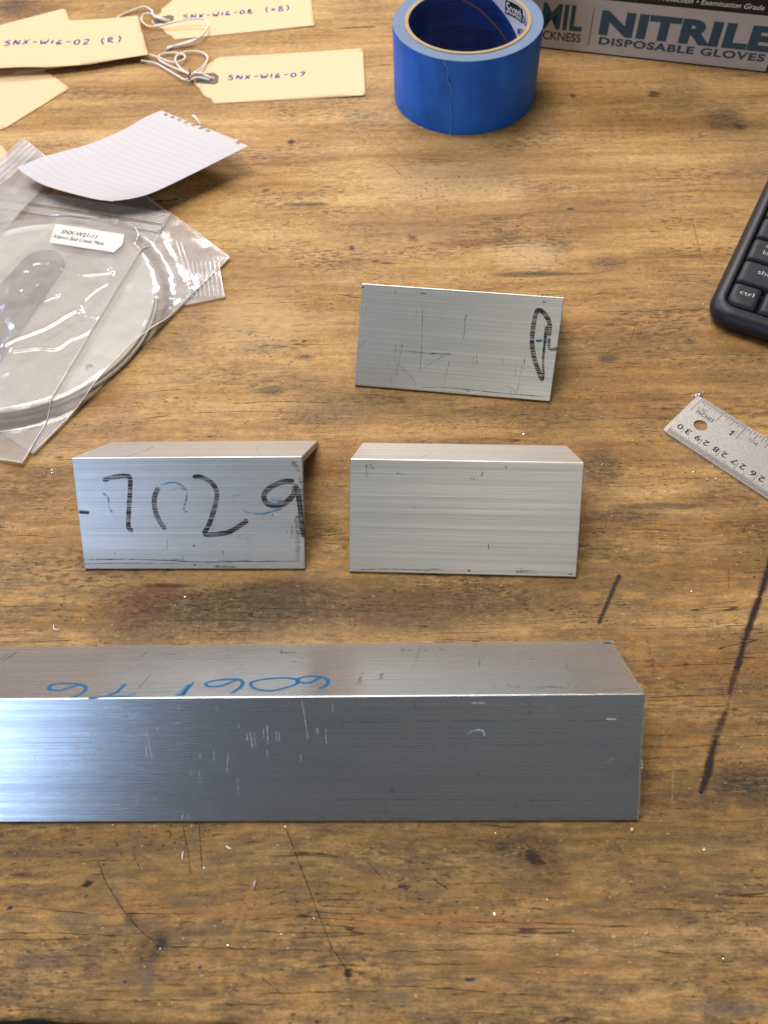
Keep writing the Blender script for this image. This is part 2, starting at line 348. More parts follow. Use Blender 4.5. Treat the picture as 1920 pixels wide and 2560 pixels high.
# tabletop: fine rows near the ragged front edge, plain beyond
vs, fs = [], []
xs = [-620+1240*i/620 for i in range(621)]
prof = [(-.6, -40), (-.6, -19), (-.3, -3.2), (0, -1.4), (.8, -.45), (2.0, -.08), (4, 0), (9, 0), (20, 0), (60, 0), (1200, 0)]
for j, (yy, zz) in enumerate(prof):
    for x in xs:
        e = 1.7*mnoise.noise(Vector((x*.013, 3, 0)))+1.0*mnoise.noise(Vector((x*.06, 9, 0)))+.35*mnoise.noise(Vector((x*.35, 1, 0)))
        chip = max(0, mnoise.noise(Vector((x*.03, 77, 0)))-.15)*7
        k = 1 if j <= 4 else max(0, 1-(yy-1)/9)
        dz = 0
        if 3 <= j <= 6: dz = -max(0, .5*mnoise.noise(Vector((x*.12, 20+j, 0)))+.25*chip)*(1 if j < 6 else .3)
        vs.append((x, yy+(e+(chip if 2 <= j <= 5 else 0))*k, zz+dz))
n = len(xs)
for j in range(len(prof)-1):
    for i in range(n-1): fs.append((j*n+i, j*n+i+1, (j+1)*n+i+1, (j+1)*n+i))
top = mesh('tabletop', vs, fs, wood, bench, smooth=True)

def tpath(pts, n=5, jit=.35):
    P = smooth_path([T(*p) for p in pts], n)
    return [Vector((p.x, p.y+jit*mnoise.noise(Vector((p.x*.25, p.y*.7, 0))), 0)) for p in P]
def dense(pts, k):
    out = []
    for a, b in zip(pts[:-1], pts[1:]):
        for i in range(k): out.append((a[0]+(b[0]-a[0])*i/k, a[1]+(b[1]-a[1])*i/k))
    return out+[pts[-1]]
crack_m = ink('crack_shadow', (.030, .017, .009), .43, (.12, .6), .9, .12, lo=.05, hi=.85, es=.2)
rb = Ribbons()
cracks = [
 [(1244, 686), (1330, 684), (1410, 686), (1499, 682), (1512, 668)], [(1325, 738), (1430, 735), (1553, 733)], [(1480, 780), (1600, 778), (1770, 772)], [(1575, 450), (1722, 445)], [(1488, 360), (1700, 353), (1900, 350)],
 [(1575, 1570), (1700, 1570), (1800, 1565), (1920, 1563)], [(1569, 1653), (1640, 1651)], [(1780, 1648), (1920, 1643)], [(1673, 1664), (1740, 1662), (1839, 1658)], [(1610, 1744), (1720, 1740), (1826, 1736)], [(1605, 1866), (1700, 1868), (1780, 1862), (1839, 1862)], [(1840, 1843), (1920, 1838)], [(1605, 1840), (1680, 1837)], [(1605, 1898), (1650, 1895)],
 [(1560, 1215), (1610, 1215), (1640, 1211)], [(1640, 1199), (1720, 1196), (1820, 1194)], [(1600, 1077), (1660, 1079)], [(1700, 986), (1780, 983)], [(1895, 1066), (1920, 1063)], [(602, 760), (700, 757), (783, 754)], [(411, 782), (545, 777)], [(520, 440), (720, 438)], [(400, 1053), (450, 1048)], [(330, 296), (560, 292)],
 [(17, 2264), (120, 2273), (249, 2287), (330, 2284), (498, 2285)], [(405, 2366), (600, 2372), (720, 2374), (845, 2380)], [(608, 2322), (700, 2330), (960, 2334)], [(0, 2331), (200, 2335), (324, 2340)], [(200, 2500), (350, 2501), (486, 2500)], [(640, 2484), (800, 2480), (960, 2478)], [(520, 2510), (690, 2512)],
 [(960, 2380), (1080, 2376), (1220, 2373)], [(1030, 2412), (1200, 2409)], [(1310, 2416), (1440, 2420)], [(1590, 2271), (1720, 2277), (1920, 2284)], [(1120, 2302), (1400, 2310), (1600, 2318)], [(1120, 2330), (1330, 2342)], [(1230, 2484), (1345, 2487)], [(960, 2465), (1100, 2470), (1230, 2483)], [(1150, 2530), (1300, 2538)],
 [(0, 1605), (80, 1605), (190, 1600)], [(0, 1517), (110, 1514)], [(0, 1580), (110, 1577)], [(1520, 1216), (1570, 1217)], [(1465, 1214), (1520, 1212)], [(1460, 1372), (1540, 1370)], [(765, 1285), (820, 1288)], [(780, 1340), (860, 1336)], [(800, 1215), (870, 1214)], [(0, 1450), (70, 1447)],
 [(820, 980), (900, 985), (1010, 995)], [(560, 1010), (700, 1004), (840, 1008)], [(450, 1034), (600, 1028), (760, 1032)], [(700, 1060), (840, 1056)], [(1440, 975), (1640, 985)], [(1420, 1050), (1600, 1045), (1720, 1052)], [(1700, 885), (1900, 888)], [(1480, 905), (1640, 910)],
]
for c in cracks: rb.add(tpath(c, 14), lambda t: .42*(.35+.65*abs(sin(t*9+len(c))))*min(1, t*8+.2, (1-t)*8+.2), (0, 0, 1), .03, jit=.7)
for i in range(190):                                             # short splits along the grain
    px, py = random.uniform(0, 1920), random.choice((random.uniform(780, 1500), random.uniform(300, 2540), random.uniform(1500, 2540)))
    L = random.uniform(12, 70); rb.add(tpath([(px, py), (px+L*.5, py+random.uniform(-2, 2)), (px+L, py+random.uniform(-3, 3))], 6), random.uniform(.12, .34), (0, 0, 1), .03, jit=.8)
rb.build('crack', crack_m, bench, 'stuff')
rb = Ribbons()
for c, wd in [([(715, 2070), (745, 2150), (775, 2229), (804, 2305), (830, 2370), (868, 2426)], .42), ([(498, 2061), (501, 2110), (505, 2171)], .45), ([(457, 2061), (470, 2130), (477, 2186)], .35), ([(243, 2148), (262, 2200), (301, 2264), (345, 2320), (399, 2368)], .4),
              ([(960, 400), (985, 420), (1015, 450)], .4), ([(985, 370), (1012, 398), (1040, 435)], .3), ([(1727, 535), (1738, 580), (1752, 635)], .35), ([(1575, 855), (1592, 808)], .35), ([(868, 2426), (880, 2500)], .2), ([(905, 2140), (960, 2200)], .25), ([(545, 1060), (612, 1040)], .2), ([(650, 2440), (710, 2490)], .3), ([(610, 1062), (622, 1050)], .5), ([(160, 2340), (166, 2350)], .6), ([(330, 2133), (350, 2170)], .35), ([(1080, 2195), (1122, 2226)], .55), ([(990, 2204), (1010, 2196)], .6), ([(1822, 1420), (1822, 1470)], .25), ([(745, 2275), (762, 2295)], .3)]:
    rb.add(tpath(dense(c, 2), 4, .25), wd, (0, 0, 1), .035, jit=.9)
rb.build('scratch', crack_m, bench, 'stuff')
# pale scratches and glue / tape residue
res_m = ink('orange_residue', (.40, .215, .065), .44, (.35, .9), .5, .10, lo=.05, hi=.55, es=.05)
rb = Ribbons(); rb.add(tpath(dense([(683, 2082), (655, 2150), (631, 2212), (600, 2300), (570, 2392)], 4), 4, .8), lambda t: 2.2+5*t**2.2, (0, 0, 1), .03, jit=.5)
rb.build('tape_residue', res_m, bench)
pale = ink('pale_scratch', (.50, .36, .19), .50, (.4, .9), .7, .10, lo=0, hi=.6, es=.1); rb = Ribbons()
for c, wd in [([(1190, 2180), (1230, 2150), (1295, 2130)], .6), ([(1250, 2165), (1290, 2145)], .5), ([(1625, 400), (1630, 420)], .4), ([(1030, 340+720), (1090, 1050)], .25), ([(660, 1600), (700, 1630)], .3), ([(1060, 700), (1080, 640)], .35), ([(1200, 700), (1230, 650)], .35), ([(1540, 2540), (1538, 2500)], .5), ([(860, 2170), (930, 2110)], .5), ([(550, 2530), (600, 2410)], .5), ([(1035, 2445), (1120, 2400)], .4), ([(280, 1600), (300, 1575)], .5), ([(620, 1560), (660, 1590)], .4), ([(1820, 1980), (1900, 1975)], .35), ([(1683, 1925), (1680, 2010)], .7), ([(500, 1560), (520, 1600)], .4)]:
    rb.add(tpath(dense(c, 3), 3, .4), wd, (0, 0, 1), .03, jit=1.2)
for i in range(70):
    px, py = random.uniform(0, 1920), random.uniform(250, 2500); an = random.uniform(0, pi); L = random.uniform(6, 40)
    rb.add(tpath([(px, py), (px+L*cos(an), py+L*sin(an))], 5, .3), random.uniform(.1, .28), (0, 0, 1), .03, jit=1)
rb.build('pale_scratch', pale, bench, 'stuff')
blk = ink('black_marker_on_wood', (.018, .014, .017), .43, (.22, 1.2), .55, .20, es=.0, lo=.2)
brn = ink('brown_marker_bleed', (.060, .026, .018), .46, (.15, .9), .7, .14, es=.05, hi=.8)
def c3(x, y): return (1400+x/3.19, 1400+y/3.19)
for pts, wd, m in [([c3(475, 118), c3(430, 220), c3(370, 365), c3(305, 515)], lambda t: 3.2-.6*t, blk), ([(845, 70.6), (890, 69), (940, 66.5)], lambda t: 3.4*min(1, .35+3*t), blk)]:
    r_ = Ribbons(); r_.add(tpath(dense(pts, 4), 3, .25), wd, (0, 0, 1), .05, jit=.25); r_.build('marker_stroke', m, bench)
long_ = [c3(1700, -60), c3(1659, 80), c3(1600, 270), c3(1520, 500), c3(1470, 650), c3(1440, 770), c3(1405, 880), c3(1370, 980), c3(1350, 1075)]
r_ = Ribbons(); r_.add(tpath(dense(long_, 3), 3, .4), lambda t: 4.4-2.0*max(0, t-.75)*4*.8, (0, 0, 1), .045, jit=.4); r_.build('marker_stroke', brn, bench)
r_ = Ribbons(); r_.add(tpath(dense(long_[:7], 3), 3, .3), lambda t: 2.7+.9*sin(t*14), (0, 0, 1), .06, jit=.4); r_.build('marker_stroke', blk, bench)
r_ = Ribbons(); r_.add(tpath(dense([c3(1356, 1040), c3(1345, 1120), c3(1330, 1200), c3(1322, 1240)], 4), 3, .5), 2.2, (0, 0, 1), .04, jit=.6); r_.build('marker_stroke', ink('faded_marker', (.13, .06, .035), .52, (.15, .9), .7, .12, lo=0, es=.05, hi=.5), bench)
lo2 = [c3(1325, 1205), c3(1285, 1300), c3(1240, 1420), c3(1205, 1560), c3(1180, 1690), c3(1150, 1780), c3(1120, 1870)]
r_ = Ribbons(); r_.add(tpath(dense(lo2, 3), 3, .4), lambda t: 3.2+1.4*sin(t*3), (0, 0, 1), .045, jit=.4); r_.build('marker_stroke', brn, bench)
r_ = Ribbons(); r_.add(tpath(dense(lo2[2:], 3), 3, .3), lambda t: 1.6+2.8*math.exp(-((t-.55)/.28)**2), (0, 0, 1), .06, jit=.35); r_.build('marker_stroke', blk, bench)
bl = plain('blue_ink', (.014, .012, .055), .5); r_ = Ribbons()
r_.add(tpath([(1161, 2448), (1172, 2450), (1187, 2447)], 3, 0), .9, (0, 0, 1), .05); r_.build('ink_fleck', bl, bench)
r_ = Ribbons(); pass
for q_, rr_ in (((24, 2271), .7), ((499, 2419), .55), ((215, 2240), .45), ((312, 2455), .45)):
    r_ = Ribbons(); r_.dot(T(*q_), rr_, (0, 0, 1), .05, jit=.9, sx=1.5); r_.build('ink_fleck', bl, bench)
# worm hole / row of little gouges
r_ = Ribbons()
for k in range(5): 
    q = c3(700+k*10+(k % 2)*6, 655+k*46); r_.add(tpath([(q[0]+3, q[1]-4), (q[0]-2, q[1]), (q[0]+3, q[1]+4)], 3, 0), .28, (0, 0, 1), .04)
r_.build('gouge', crack_m, bench)

# ================================================================== ALUMINIUM ANGLES
cut_m = plain('sawn_aluminium', (.78, .78, .76), .38, .95, grain=.35, scale=4.0, bump=1.0)
dark_end = plain('aluminium_end', (.42, .42, .40), .5, .9, grain=.25, scale=1.2, bump=.5)
inkm = ink('black_marker_on_metal', (.030, .023, .025), .50, (.02, 2.3), .42, .04, lo=.30)
bluem = ink('blue_marker_on_metal', (.004, .105, .25), .34, (.03, 1.6), .4, .08)
bluef = ink('faded_blue_marker', (.02, .22, .44), .56, (.2, 1.2), .4, .12)
scr_d = ink('dark_scratch', (.085, .086, .082), .50, (.3, .9), .6, .14)
smudge = ink('grime_smudge', (.10, .10, .098), .52, (.10, 2.2), .6, .08, lo=.05, hi=.62, es=.05)
scr_l = ink('bright_scratch_mark', (.85, .88, .92), .44, (.5, .9), .4, .1, lo=.15, hi=.7, es=.1)
LEG, TH = 50.6, 3.0
def angle_piece(label, x, y, rot, length, mat, jag, cutw, skew0=0.0, skew1=0.0, leg=LEG):
    """L extrusion standing as a tent; local x along it, near leg toward -y"""
    t = thing('aluminium_angle', label, 'metal angle', (x, y, 0), rot, None)
    pr = []
    def seg(a, b, n): return [(a[0]+(b[0]-a[0])*i/n, a[1]+(b[1]-a[1])*i/n) for i in range(n)]
    r = 2.0; pr += seg((.25, 0), (leg-.3, 0), 46); pr += [(leg-.3, 0), (leg, .3)]
    pr += [(leg, TH-r)]+[(leg-r+r*cos(a), TH-r+r*sin(a)) for a in (.4, .8, 1.2)]+[(leg-r, TH)]
    pr += seg((leg-r-.5, TH), (TH+3, TH), 40)+[(TH+3-3*sin(a), TH+3-3*cos(a)) for a in (.01, .5, 1.05, 1.56)]
    pr += [(b, a) for a, b in reversed([(leg, .3), (leg, TH-r)]+[(leg-r+r*cos(a), TH-r+r*sin(a)) for a in (.4, .8, 1.2)]+[(leg-r, TH)]+seg((leg-r-.5, TH), (TH+3, TH), 40))]
    pr += [(b, a) for a, b in reversed(seg((.25, 0), (leg-.3, 0), 46)+[(leg-.3, 0)])]
    pr = [p for i, p in enumerate(pr) if i == 0 or hypot(p[0]-pr[i-1][0], p[1]-pr[i-1][1]) > .02]
    k = .70711; P2 = [(-a*k+b*k, -a*k-b*k) for a, b in pr]; zmin = min(q[1] for q in P2)
    P2 = [(q[0], q[1]-zmin) for q in P2]; hz = -zmin
    arc = [0]
    for i in range(1, len(P2)): arc.append(arc[-1]+hypot(P2[i][0]-P2[i-1][0], P2[i][1]-P2[i-1][1]))
    n = len(P2); vs, uv = [], []
    rings = [(-1, 0, 0), (-1, cutw, 1), (0, 0, 1), (1, -cutw, 1), (1, 0, 0)]
    mx = sum(q[0] for q in P2)/n; mz = sum(q[1] for q in P2)/n
    for (side, off, full) in rings:
        for i, (v, z) in enumerate(P2):
            a, b = pr[i]; j = 0
            if side: j = jag*(mnoise.noise(Vector((a*1.3+side*9, b*1.3, x)))+.6*mnoise.noise(Vector((a*4, b*4+side, y))))
            if side and not full: j *= 1.0
            sk = (skew0 if side < 0 else skew1)*(a-b)
            xx = side*length/2+off+j+sk if side else 0
            dv = dz = 0
            if side and not full:                                     # the cut edge is broken slightly inwards
                dd = min(.3, cutw*.6)
                if b < .01: dv, dz = dd*k, -dd*k
                elif a < .01: dv, dz = -dd*k, -dd*k
            vs.append((xx, v+dv, z+dz)); uv.append((xx, arc[i]))
    fs, mi = [], []
    for rr in range(4):
        for i in range(n):
            i2 = (i+1) % n; fs.append((rr*n+i, (rr+1)*n+i, (rr+1)*n+i2, rr*n+i2)); mi.append(1 if rr in (0, 3) else 0)
    fs.append(tuple(range(n))); mi.append(2); fs.append(tuple(4*n+i for i in range(n))[::-1]); mi.append(2)
    o = mesh('body', vs, fs, [mat, cut_m, dark_end], t, uv=uv, midx=mi)
    # local placing of photographed marks
    Mw = Matrix.Translation(Vector((x, y, 0))) @ Matrix.Rotation(rot, 4, 'Z'); Mi = Mw.inverted()
    nn = (Mw.to_3x3() @ Vector((0, -k, k))); nf = (Mw.to_3x3() @ Vector((0, k, k))); apex = Mw @ Vector((0, 0, hz))
    def near(px, py): return Mi @ onplane(px, py, apex, nn)
    def far(px, py): return Mi @ onplane(px, py, apex, nf)
    return t, near, far, Vector((0, -k, k)), Vector((0, k, k))
mA = alu_mat('aluminium_long', 3.1, (.56, .595, .63), .27, .9, .90); mB = alu_mat('aluminium_left', 7.7, (.68, .695, .695), .34, 1.0)
mC = alu_mat('aluminium_right', 12.3, (.70, .70, .675), .36, 1.0); mD = alu_mat('aluminium_back', 21.9, (.62, .63, .61), .34, 1.1)
ra = radians(-3.84)
A, An, Af, AN, AF = angle_piece('long aluminium angle with blue marker writing, cut off by the left edge', 88-300*cos(ra), 94.2-300*sin(ra), ra, 600, mA, .32, .75)
B, Bn, Bf, BN, BF = angle_piece('short aluminium angle with large black 7 1 2 9 written on it', -84.06, 214.0, radians(-4.69), 101.4, mB, .05, .3, .02, -.01)
Cp, Cn, Cf, CN, CF = angle_piece('short clean unmarked aluminium angle right of the one with digits', 36.65, 201.3, radians(-6.29), 99.2, mC, .05, .3, -.015, -.01)
D, Dn, Df, DN, DF = angle_piece('tilted aluminium angle with a black loop drawn at its right end, farthest back', 46.3, 304.3, radians(-11.66), 99.9, mD, .05, .3, -.01, -.02)
for o_ in (B, Cp, D): o_['group'] = 'short cut pieces of aluminium angle'

def strokes(parent, proj, nrm, items, sc_, ox, oy, mat, name, wmm=1.9, jit=.12, kind=None, one=False, lift=.05, n=6):
    r_ = Ribbons()
    for it in items:
        wd = wmm
        if isinstance(it, tuple): it, wd = it
        P = smooth_path([proj(ox+a/sc_, oy+b/sc_) for a, b in it], n); wd *= 1.3 if mat in (inkm, bluem, bluef) else 1
        if not one: r_ = Ribbons()
        r_.add(P, wd, nrm, lift, jit=jit)
        if not one: r_.build(name, mat, parent)
    if one: r_.build(name, mat, parent, kind)
# piece B
strokes(B, Bn, BN, [[(295, 352), (310, 334), (380, 320), (435, 318), (452, 335), (452, 400), (445, 520), (441, 600), (447, 640), (472, 650)],
  ([(628, 388), (605, 430), (600, 500), (625, 580), (668, 642)], 2.0), ([(835, 327), (870, 320), (930, 345), (970, 385), (982, 440), (965, 520), (935, 610), (907, 668), (960, 674), (1050, 660), (1120, 622), (1170, 585)], 1.9),
  ([(1452, 350), (1390, 352), (1310, 385), (1268, 435), (1285, 482), (1340, 497), (1400, 480), (1448, 430), (1462, 378), (1478, 430), (1490, 520), (1503, 640), (1512, 690)], 2.1)], 2.44, 140, 1060, inkm, 'marker_digit')
strokes(B, Bn, BN, [([(141, 536), (170, 538), (203, 541)], 1.5)], 2.44, 140, 1060, inkm, 'marker_tick')
strokes(B, Bn, BN, [([(285, 420), (318, 448), (322, 500), (345, 545)], .8), ([(640, 372), (700, 358), (750, 366), (790, 400), (797, 450), (780, 518), (800, 540)], .8), ([(690, 408), (740, 392), (790, 400)], .5), ([(1310, 458), (1340, 466), (1382, 466)], 1.4), ([(1150, 508), (1155, 538), (1260, 548), (1330, 530), (1390, 510)], .8), ([(1322, 545), (1320, 567)], .7), ([(1075, 440), (1130, 432)], .6)], 2.44, 140, 1060, bluef, 'blue_marker_trace')
strokes(B, Bn, BN, [([(170, 828), (500, 826), (900, 842), (1200, 838), (1515, 836)], .5), ([(175, 852), (450, 848), (760, 851)], .4), ([(680, 690), (682, 770)], .2), ([(1120, 676), (1120, 698)], .3), ([(1410, 645), (1410, 672)], .2), ([(360, 775), (362, 800)], .35), ([(835, 745), (850, 740)], .8), ([(840, 855), (852, 862)], .9), ([(1018, 770), (1022, 800)], .4), ([(1170, 690), (1172, 740)], .2), ([(775, 800), (775, 830)], .25), ([(957, 868), (1100, 872)], 1.0)], 2.44, 140, 1060, scr_d, 'scratch', one=True, kind='stuff', jit=.8)
strokes(B, Bn, BN, [([(1085, 522), (1120, 530)], .25), ([(1320, 550), (1362, 557)], .25), ([(165, 767), (900, 768), (1510, 770)], .22), ([(1060, 230), (1085, 236)], .3)], 2.44, 140, 1060, scr_l, 'bright_scratch', one=True, kind='stuff')
strokes(B, Bf, BF, [([(600, 136), (530, 168), (420, 204)], .5), ([(1230, 136), (1225, 155)], .3), ([(640, 133), (1100, 132), (1560, 126)], .35)], 2.44, 140, 1060, scr_d, 'scratch', one=True, kind='stuff', jit=.8)
strokes(B, Bn, BN, [([(1468, 560), (1476, 700), (1470, 830)], 3.2), ([(1442, 230), (1485, 300), (1500, 420), (1500, 560)], 3.0), ([(1440, 620), (1435, 700)], 1.5), ([(980, 836), (1100, 832), (1200, 836)], 1.6), ([(640, 830), (780, 826)], 1.2), ([(300, 845), (340, 848)], 1.2)], 2.44, 140, 1060, smudge, 'smudge', one=True, kind='stuff', jit=.8)
# piece D
strokes(D, Dn, DN, [([(1388, 268), (1352, 256), (1330, 305), (1313, 420), (1313, 500), (1330, 590), (1358, 670), (1382, 728)], 2.0), ([(1382, 728), (1388, 690), (1385, 600), (1393, 500), (1400, 420)], 1.1), ([(1380, 262), (1415, 310), (1430, 360), (1424, 430)], 2.0), ([(1410, 360), (1402, 420), (1398, 480)], 1.5)], 2.676, 840, 680, inkm, 'marker_loop')
strokes(D, Dn, DN, [([(1425, 440), (1430, 515), (1492, 510)], 1.7)], 2.676, 840, 680, ink('smudged_marker', (.09, .085, .085), .50, (.05, 1.2), .5, .1), 'marker_stroke')
strokes(D, Dn, DN, [([(1338, 458), (1356, 462), (1380, 455)], 1.1)], 2.676, 840, 680, bluem, 'blue_marker_trace')
strokes(D, Dn, DN, [([(179, 98), (181, 106)], 1.6)], 2.676, 840, 680, bl, 'ink_fleck')
strokes(D, Dn, DN, [([(570, 218), (577, 260), (577, 400), (570, 560), (561, 668)], .28), ([(561, 668), (620, 622), (725, 556)], .25), ([(878, 282), (860, 318), (864, 345), (853, 450)], .38), ([(540, 255), (536, 282), (522, 300), (522, 336)], .32), ([(403, 480), (393, 590), (450, 650), (520, 722), (528, 765)], .25), ([(443, 475), (430, 560), (397, 725)], .22), ([(1262, 570), (1256, 655)], .4), ([(1248, 600), (1230, 700), (1208, 810), (1180, 780), (1135, 762)], .22), ([(760, 590), (740, 680), (722, 765)], .22), ([(918, 555), (918, 628)], .3), ([(942, 552), (942, 580)], .5), ([(942, 590), (942, 620)], .4), ([(366, 700), (366, 762)], .3), ([(348, 580), (348, 655)], .2), ([(1113, 575), (1113, 632)], .25), ([(618, 545), (770, 550)], .7), ([(470, 530), (618, 545)], .35), ([(398, 122), (396, 148)], .35), ([(355, 110), (360, 145)], .2), ([(320, 120), (316, 150)], .2), ([(712, 325), (718, 302)], .3), ([(560, 144), (610, 144)], .8), ([(1380, 200), (1405, 203)], .7), ([(205, 230), (190, 300)], .2), ([(155, 500), (205, 450)], .25), ([(570, 770), (800, 778), (1100, 810), (1410, 835)], .45), ([(870, 797), (895, 800)], 1.0), ([(1205, 600), (1200, 700)], .2), ([(1170, 790), (1172, 830)], .35), ([(445, 475), (437, 535)], .3), ([(590, 255), (590, 285)], .2)], 2.676, 840, 680, scr_d, 'scratch', one=True, kind='stuff', jit=.8)
# piece C
strokes(Cp, Cn, CN, [([(930, 684), (931, 718)], .5), ([(838, 280), (842, 292)], .7), ([(895, 238), (888, 275)], .35), ([(826, 276), (822, 298)], .35), ([(185, 196), (185, 216)], .6), ([(205, 200), (218, 200)], .5), ([(210, 218), (238, 222)], .6), ([(1030, 212), (1042, 218)], .8), ([(480, 448), (474, 466)], .35), ([(800, 846), (820, 846)], .8), ([(1410, 866), (1445, 868)], .6), ([(370, 250), (400, 258)], .35), ([(105, 842), (330, 835), (560, 845)], .4)], 2.44, 840, 1080, scr_d, 'scratch', one=True, kind='stuff', jit=.9)
strokes(Cp, Cf, CF, [([(585, 126), (560, 140), (525, 156)], .3), ([(970, 122), (960, 130)], .2)], 2.44, 840, 1080, scr_d, 'scratch', one=True, kind='stuff')
strokes(Cp, Cn, CN, [([(1095, 852), (1150, 848), (1232, 858)], 2.8), ([(1128, 828), (1131, 868)], 1.4), ([(540, 844), (600, 838), (665, 846)], 1.7), ([(185, 196), (188, 285)], 1.6), ([(370, 240), (378, 262)], 1.4)], 2.44, 840, 1080, smudge, 'smudge', one=True, kind='stuff', jit=.8)
# long piece A
s2 = 1.929
strokes(A, Af, AF, [[(236, 318), (245, 296), (300, 287), (370, 289), (408, 300), (410, 320), (385, 340), (345, 356)], [(236, 318), (290, 320), (340, 305), (385, 292)], [(425, 357), (520, 351), (642, 350)], [(518, 346), (560, 330), (582, 312), (606, 288)], ([(852, 342), (880, 340), (908, 310), (935, 280)], 1.0), ([(880, 344), (900, 315), (915, 290)], 1.4),
  [(1000, 302), (996, 285), (1060, 270), (1145, 267), (1170, 282), (1160, 305), (1115, 336)], [(1000, 302), (1060, 300), (1110, 283), (1145, 268)], [(1211, 300), (1215, 280), (1280, 266), (1370, 260), (1428, 267), (1436, 284), (1390, 304), (1308, 322), (1240, 315), (1211, 300)], [(1432, 285), (1440, 265), (1480, 253), (1545, 254), (1580, 270), (1574, 296), (1538, 312)], [(1440, 282), (1495, 283), (1525, 268), (1548, 256)]], s2, 0, 1560, bluem, 'blue_marker_digit', wmm=1.25)
strokes(A, Af, AF, [([(848, 344), (875, 325), (905, 296)], 1.6), ([(600, 347), (660, 335)], 1.5), ([(1150, 318), (1175, 280)], 1.3), ([(1560, 300), (1582, 270)], 1.3), ([(540, 340), (575, 320)], 1.4)], s2, 0, 1560, bluef, 'blue_marker_trace')
strokes(A, Af, AF, [([(80, 135), (60, 150), (10, 178)], .8), ([(50, 137), (20, 155), (0, 170)], .5), ([(735, 238), (700, 275), (664, 315)], .35), ([(715, 128), (680, 158)], .5), ([(612, 225), (640, 208)], .3), ([(780, 142), (860, 147)], .5), ([(1345, 138), (1430, 140)], .8), ([(1358, 122), (1355, 145)], .7), ([(1410, 180), (1430, 184)], .4)], s2, 0, 1560, scr_d, 'scratch', one=True, kind='stuff', jit=.8)
strokes(A, Af, AF, [([(492, 102), (470, 150), (442, 240)], .6), ([(400, 122), (400, 130)], 2.0), ([(430, 125), (436, 131)], 2.0), ([(510, 122), (512, 130)], 1.2), ([(570, 112), (595, 130)], 1.6), ([(765, 150), (768, 210)], .9), ([(750, 96), (750, 112)], 1.0), ([(790, 148), (775, 180)], .5), ([(1018, 155), (1024, 180)], .5), ([(1195, 185), (1185, 215)], .8), ([(1183, 215), (1195, 222)], .6), ([(1200, 270), (1198, 320)], .5), ([(1045, 240), (1052, 248)], .8), ([(1285, 170), (1298, 210)], .3), ([(900, 290), (925, 305)], 1.0), ([(940, 305), (975, 300)], 1.1), ([(1020, 310), (1100, 302)], 2.2), ([(1100, 302), (1200, 310)], 1.8), ([(1225, 300), (1240, 306)], 1.0), ([(1290, 310), (1400, 318)], 1.4), ([(1400, 318), (1500, 308)], 1.4), ([(830, 305), (845, 300)], .7), ([(765, 328), (800, 325)], .7), ([(300, 235), (292, 270)], 2.0), ([(205, 235), (180, 300)], 2.2)], s2, 800, 1560, ink('grey_smudge', (.10, .095, .09), .52, (.6, .9), .6, .08, lo=0, hi=.7, es=.1), 'smudge', one=True, kind='stuff', jit=.9)
strokes(A, Af, AF, [([(1365, 92), (1408, 91)], 1.0)], s2, 800, 1560, bl, 'ink_fleck')
LS = [[(615, 420), (640, 465)], [(640, 465), (648, 490), (655, 520)], [(330, 490), (345, 525), (358, 552)], [(410, 588), (438, 640), (443, 685)], [(700, 490), (715, 560), (737, 660)], [(704, 590), (706, 645)], [(142, 568), (160, 620), (175, 680)], [(270, 705), (273, 752)], [(402, 745), (405, 715)], [(405, 715), (500, 715)], [(1030, 605), (1033, 660)], [(1288, 485), (1293, 580)], [(1288, 605), (1290, 650)], [(1455, 370), (1470, 450), (1485, 560)], [(1205, 515), (1218, 600)], [(1225, 520), (1235, 600)], [(1330, 515), (1335, 565)], [(1190, 520), (1194, 565)], [(660, 808), (660, 845), (657, 870), (642, 885)], [(575, 855), (568, 908)], [(962, 705), (964, 770)], [(1145, 740), (1150, 830)], [(1450, 625), (1452, 665)], [(385, 800), (386, 825)], [(330, 660), (348, 730)], [(200, 490), (210, 522)], [(380, 770), (384, 800)], [(575, 740), (578, 780)], [(745, 836), (750, 862)], [(1270, 500), (1272, 550)], [(1345, 520), (1348, 570)], [(1100, 620), (1095, 715)], [(920, 700), (922, 735)], [(1000, 465), (1010, 505)], [(862, 385), (868, 415)], [(885, 915), (875, 945)], [(915, 915), (905, 945)], [(1150, 480), (1152, 510)], [(500, 404), (585, 404)], [(370, 510), (430, 510)], [(1570, 530), (1575, 575)], [(1530, 500), (1532, 530)], [(760, 495), (762, 515)], [(1045, 400), (1045, 420)], [(965, 628), (966, 650)]]
strokes(A, An, AN, [(q, .24+.16*((i*7) % 3)/2) for i, q in enumerate(LS)]+[([(375, 580), (378, 630)], .55), ([(455, 512), (465, 560)], .8), ([(470, 566), (495, 572), (515, 612)], .6), ([(845, 478), (868, 476)], .6), ([(755, 495), (760, 508)], .8)], s2, 0, 1560, scr_l, 'bright_scratch', one=True, kind='stuff', jit=1.1)
strokes(A, An, AN, [([(1380, 458), (1430, 460)], .7), ([(730, 380), (800, 382)], .5), ([(715, 530), (735, 515), (780, 512), (795, 540)], .5), ([(60, 380), (62, 430)], .25), ([(28, 500), (30, 580)], .2), ([(1370, 680), (1420, 640)], .25), ([(1100, 400), (1140, 398)], .4)], s2, 800, 1560, ink('dull_bright_scratch', (.62, .65, .67), .48, (.4, .9), .5, .1), 'bright_scratch', one=True, kind='stuff', jit=1.1)
